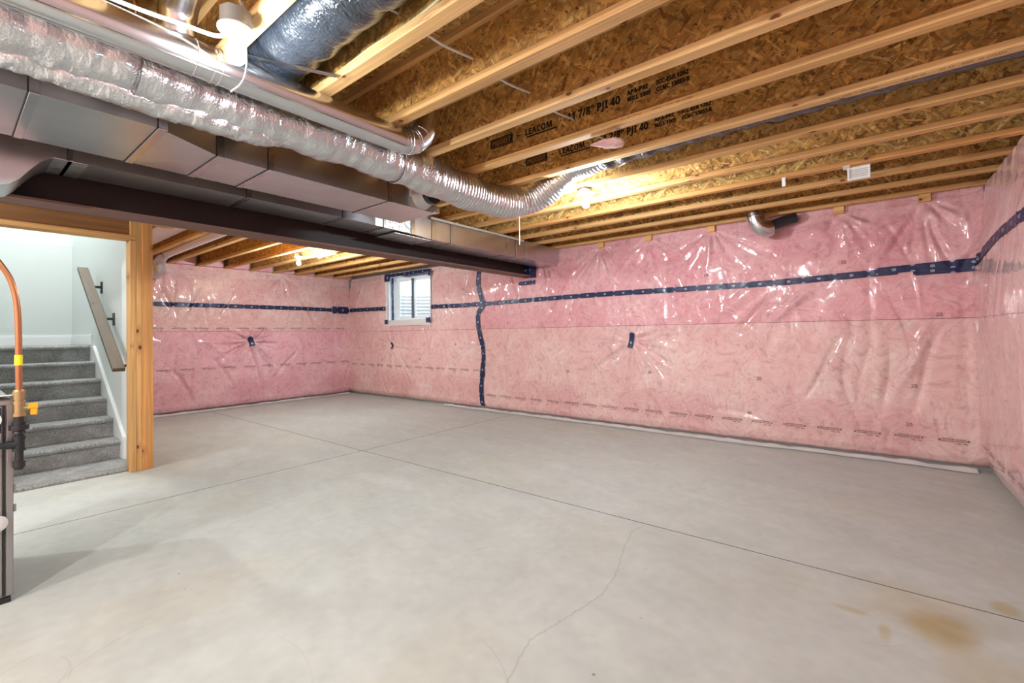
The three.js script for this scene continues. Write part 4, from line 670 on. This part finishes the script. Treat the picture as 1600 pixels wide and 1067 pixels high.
// ------------------------------------------------------------------ stair opening: framing, stair, rail
{
  const d = thing('door_frame', 'rough wooden door framing of knotty studs around the stair opening', 'door frame');
  part('stud', box(-5.29, 0, -1.088, -5.15, 2.06, -1.046, 0.003, [0.3, 0.05]), M.wood[2], d);
  part('stud', box(-5.29, 0, -1.126, -5.15, 2.24, -1.089, 0.003, [1.1, 0.2]), M.wood[1], d);
  part('stud', box(-5.285, 0, -1.207, -5.145, 2.24, -1.127, 0.003, [1.9, 0.11]), M.wood[3], d);
  part('header_plate', box(-5.29, 2.065, -1.088, -5.15, 2.105, 0.3, 0.003), M.wood[2], d);
  part('header_board', box(-5.27, 2.105, -1.06, -5.19, 2.235, 0.3), M.darkWood, d);
  part('cripple_stud', box(-5.29, 2.105, -1.088, -5.152, 2.24, -1.05, 0.003), M.wood[2], d);
  part('top_plate', box(-5.29, 2.24, -1.4, -5.15, 2.33, 0.3, 0.003), M.wood[2], d);
  part('stud', box(-5.29, 0, -0.06, -5.15, 2.065, -0.02, 0.003), M.wood[2], d);
}
const NX = (k) => -5.76 - 0.288 * k, NY = (k) => 0.196 + 0.183 * k, SW = -1.115, SN = -0.06;
{
  const w = structure('wall_stair');
  part('drywall', box(XL - 0.2, 0, SW - 0.013, -5.29, 5.0, SW), M.drywall, w);
  part('drywall', box(XL - 0.2, 0, SN, -5.29, 5.0, SN + 0.12), M.drywall, w);
  part('drywall', box(-8.66, 0, -1.2, -8.53, 2.46, 0.1), M.drywall, w);           // lower back wall with a ledge on top
  part('drywall', box(-8.80, 0, -1.2, -8.66, 5.0, 0.1), M.drywall, w);
  part('drywall', box(-5.40, SUB, -1.2, -5.29, 5.0, 0.1), M.drywall, w);
  part('drywall', box(-8.8, 5.0, -1.2, -5.2, 5.1, 0.1), M.drywall, w);
  part('partition', box(FX0 - 0.1, 0, -1.20, -5.29, 2.33, SW - 0.013), M.wood[1], w);
  part('partition', [box(-5.27, 0, 0.0, -5.16, 2.65, FZ1), box(-5.27, CEIL, -1.2, -5.2, 2.65, 0.1)], M.drywall, w);
}
{
  const s = thing('staircase', 'grey carpeted stairs rising beyond the wooden door framing', 'stairs');
  for (let k = 0; k < 6; k++) {
    const nx = NX(k), y = NY(k), yb = k ? NY(k - 1) : 0.02, rx = nx - 0.032, back = k < 5 ? NX(k + 1) - 0.05 : -8.53, p = [[back, yb - 0.02], [rx, yb - 0.02], [rx, y - 0.045]];
    for (let i = 0; i <= 8; i++) { const a = -Math.PI / 2 + Math.PI * i / 8; p.push([nx - 0.021 + 0.021 * Math.cos(a), y - 0.022 + 0.022 * Math.sin(a)]); }
    p.push([back, y]); const g = prism(p, SW + 0.022, SN - 0.022, 'z'), pp = g.attributes.position, uv = g.attributes.uv, n = g.attributes.normal;
    for (let i = 0; i < pp.count; i++) uv.setXY(i, pp.getZ(i) + k * 0.3, pp.getX(i) + pp.getY(i) + k * 0.17);
    part(k < 5 ? 'step' : 'landing', g, M.carpet, s);
  }
  { const g = mergeGeometries([box(-6.0, 0.0, SW, -5.295, 0.022, SN, 0.004), box(-5.30, 0.0, -1.044, -5.215, 0.022, SN, 0.008)]), p = g.attributes.position, uv = g.attributes.uv; for (let i = 0; i < p.count; i++) uv.setXY(i, p.getX(i), p.getZ(i)); part('bottom_carpet', g, M.carpet, s); }
  const sl = (z0, z1) => { const p = [[-5.66, 0.02], [-5.66, 0.225]]; p.push([-7.02, 1.09], [-7.24, 1.09], [-7.24, 0.9], [-5.9, 0.02]); return prism(p, z0, z1, 'z'); };
  part('skirt_board', sl(SW, SW + 0.02), M.trim, s); part('skirt_board', sl(SN - 0.02, SN), M.trim, s);
  { const cap = prism([[-5.655, 0.205], [-5.655, 0.235], [-7.02, 1.105], [-7.24, 1.105], [-7.03, 1.075]], SW, SW + 0.027, 'z'); part('skirt_cap', cap, M.trim, s); }
  const t = structure('baseboard_stair');
  const bb = (y0) => [box(-8.53, y0, SW, -8.512, y0 + 0.115, SN, 0.004), box(-8.53, y0, SW, -7.20, y0 + 0.115, SW + 0.016, 0.004), box(-8.53, y0 + 0.115, SW, -8.518, y0 + 0.13, SN, 0.003), box(-8.53, y0 + 0.115, SW, -7.20, y0 + 0.13, SW + 0.01, 0.003)];
  part('board', bb(1.111), M.trim, t);
  const h = thing('handrail', 'grey-brown sloping wooden handrail on dark brackets beside the stairs', 'handrail');
  const a = V(-6.99, 1.985, -1.0), b = V(-5.32, 0.90, -1.0), dir = b.clone().sub(a), len = dir.length(), g = box(-len / 2, -0.019, -0.045, len / 2, 0.019, 0.045, 0.005);
  g.rotateZ(Math.atan2(dir.y, dir.x)); g.translate((a.x + b.x) / 2, (a.y + b.y) / 2, -1.0); part('rail', g, M.rail, h);
  for (const q of [0.18, 0.52, 0.94]) { const c = a.clone().lerp(b, q); part('bracket', [box(c.x - 0.03, c.y - 0.10, SW, c.x + 0.03, c.y + 0.03, SW + 0.012, 0.003), box(c.x - 0.02, c.y - 0.045, SW + 0.01, c.x + 0.02, c.y - 0.02, -1.0, 0.004)], M.bracket, h); }
  const lm = thing('stairwell_added_panel', 'unseen glowing panel added over the stairwell for light from upstairs', 'lamp');  // added panel, stands in for light coming down from the upper floors
  part('diffuser', box(-8.0, 4.96, -0.95, -6.4, 4.985, -0.25, 0.005), M.panel, lm);
  const rl = new THREE.RectAreaLight(STAIR_COLOR, STAIR_LIGHT, 1.55, 0.66); rl.position.set(-7.2, 4.94, -0.6); rl.lookAt(-7.2, 0, -0.6); lm.add(rl);
}

// ------------------------------------------------------------------ furnace and its gas line
{
  const f = thing('furnace', 'metal grey furnace cabinet cut off by the left edge of the picture', 'furnace'), x = -3.07, z = -0.205;
  part('cabinet', box(-3.70, 0.02, z, x - 0.012, 0.915, 0.34, 0.006), M.cabinet, f);
  const dr = part('door_panel', box(x - 0.015, 0.035, z + 0.030, x, 0.885, 0.32, 0.006), M.cabinet, f);
  part('door_gap', box(x - 0.013, 0.03, z + 0.022, x - 0.004, 0.90, z + 0.030), M.black, f);
  part('corner_flange', box(x - 0.03, 0.03, z - 0.003, x + 0.002, 0.905, z + 0.020, 0.004), M.trimMetal, f);
  part('top_trim', box(x - 0.02, 0.885, z, x + 0.004, 0.915, 0.33, 0.008), M.cabinet, f);
  part('base_rail', box(x - 0.02, 0.0, z + 0.004, x + 0.002, 0.022, 0.33, 0.003), M.black, f);
  part('base_skid', box(-3.69, 0.0, z + 0.004, x - 0.02, 0.022, 0.33), M.black, f);
  part('gauge_plate', box(x, 0.765, z + 0.035, x + 0.006, 0.878, 0.0, 0.004), M.black, dr);
  { const g = cyl(0.038, 0.036, 0, 0.014, 0, 0, 28); g.rotateZ(-Math.PI / 2); g.translate(x + 0.006, 0.826, -0.135); part('gauge_dial', g, M.white, dr); }
  for (const y of [0.872, 0.775]) { const g = new THREE.SphereGeometry(0.006, 10, 8); g.translate(x + 0.006, y, z + 0.045); part('screw', g, M.trimMetal, dr); }
  { const g = new THREE.SphereGeometry(0.006, 10, 8); g.translate(x + 0.002, 0.43, z + 0.055); part('screw', g, M.trimMetal, dr); }
  { const g = lathe([[0.034, 0], [0.034, 0.05], [0.028, 0.06], [0, 0.06]]); g.rotateZ(-Math.PI / 2); g.rotateY(0.55); g.translate(x - 0.002, 0.37, -0.135); part('drain_elbow', g, M.white, f); }
  for (const y of [0.49, 0.40]) part('clip', box(x - 0.025, y, z - 0.012, x - 0.005, y + 0.032, z - 0.003, 0.002), M.grayBox, f);
  { const p = new THREE.PlaneGeometry(0.16, 0.11, 8, 6); p.rotateX(-Math.PI / 2); const q = p.attributes.position; for (let i = 0; i < q.count; i++) q.setY(i, 0.008 * Math.sin(q.getX(i) * 30) + 0.05 * Math.max(0, q.getX(i) + 0.02) * 0.3); p.rotateY(0.4); p.translate(-3.11, 0.925, -0.16); p.computeVertexNormals(); single('paper_sheet', p, std({ color: L(0.75, 0.75, 0.74), roughness: 0.8, side: THREE.DoubleSide }), 'loose white sheet of paper lying on top of the furnace', 'paper'); }
}
{
  const g = thing('gas_line', 'copper gas pipe with brass shutoff valve and black iron tee in front of the furnace', 'gas pipe'), x = -3.02, z = -0.221;
  part('copper_tube', tube([[x, 2.05, 0.10], [x, 1.75, -0.02], [x, 1.60, -0.115], [x, 1.521, -0.163], [x, 1.46, -0.192], [x, 1.40, -0.207], [x, 1.33, -0.215], [x, 1.2, -0.219], [x, 1.07, -0.22], [x, 0.95, z]], 0.0115, 90, 16), M.copper, g);
  part('yellow_band', cyl(0.0135, 0.0135, 1.068, 1.115, x, -0.2195, 18), M.yellowTape, g);
  { const q = new THREE.CylinderGeometry(0.021, 0.021, 0.036, 6); q.translate(x, 0.932, z); const q2 = new THREE.CylinderGeometry(0.017, 0.019, 0.012, 20); q2.translate(x, 0.952, z); const q3 = new THREE.CylinderGeometry(0.0165, 0.0165, 0.012, 20); q3.translate(x, 0.909, z); part('flare_nut', [q, q2, q3], M.brass, g); }
  const v = part('valve_body', [cyl(0.019, 0.019, 0.842, 0.905, x, z, 8), cyl(0.0225, 0.0225, 0.838, 0.852, x, z, 8), cyl(0.0225, 0.0225, 0.893, 0.906, x, z, 8), (() => { const q = new THREE.CylinderGeometry(0.011, 0.011, 0.024, 14); q.rotateX(Math.PI / 2); q.translate(x, 0.873, z - 0.026); return q; })()], M.brass, g);
  part('valve_handle', [box(x - 0.013, 0.868, z - 0.060, x + 0.013, 0.893, z - 0.026, 0.004), box(x - 0.010, 0.838, z - 0.058, x + 0.010, 0.872, z - 0.034, 0.005)], M.yellow, v);
  part('iron_nipple', [cyl(0.0165, 0.0165, 0.815, 0.842, x, z, 18), cyl(0.0145, 0.0145, 0.60, 0.80, x, z, 18)], M.iron, g);
  part('iron_union', [cyl(0.022, 0.022, 0.80, 0.816, x, z, 8), cyl(0.0325, 0.0325, 0.778, 0.800, x, z, 8), cyl(0.022, 0.018, 0.762, 0.778, x, z, 20), cyl(0.020, 0.020, 0.742, 0.752, x, z, 20)], M.iron, g);
  part('iron_tee', [cyl(0.0185, 0.0185, 0.686, 0.742, x, z, 20), cyl(0.0225, 0.0225, 0.684, 0.692, x, z, 20), cyl(0.0225, 0.0225, 0.736, 0.744, x, z, 20), (() => { const q = new THREE.CylinderGeometry(0.0185, 0.0185, 0.04, 20); q.rotateX(Math.PI / 2); q.translate(x, 0.714, z + 0.02); return q; })()], M.iron, g);
  part('iron_cap', [cyl(0.021, 0.0215, 0.612, 0.636, x, z, 20), cyl(0.017, 0.021, 0.606, 0.612, x, z, 20)], M.iron, g);
  part('iron_branch', (() => { const q = new THREE.CylinderGeometry(0.0135, 0.0135, 0.5, 18); q.rotateX(Math.PI / 2); q.translate(x, 0.714, z + 0.28); return q; })(), M.iron, g);
}

renderer.render(scene, camera);
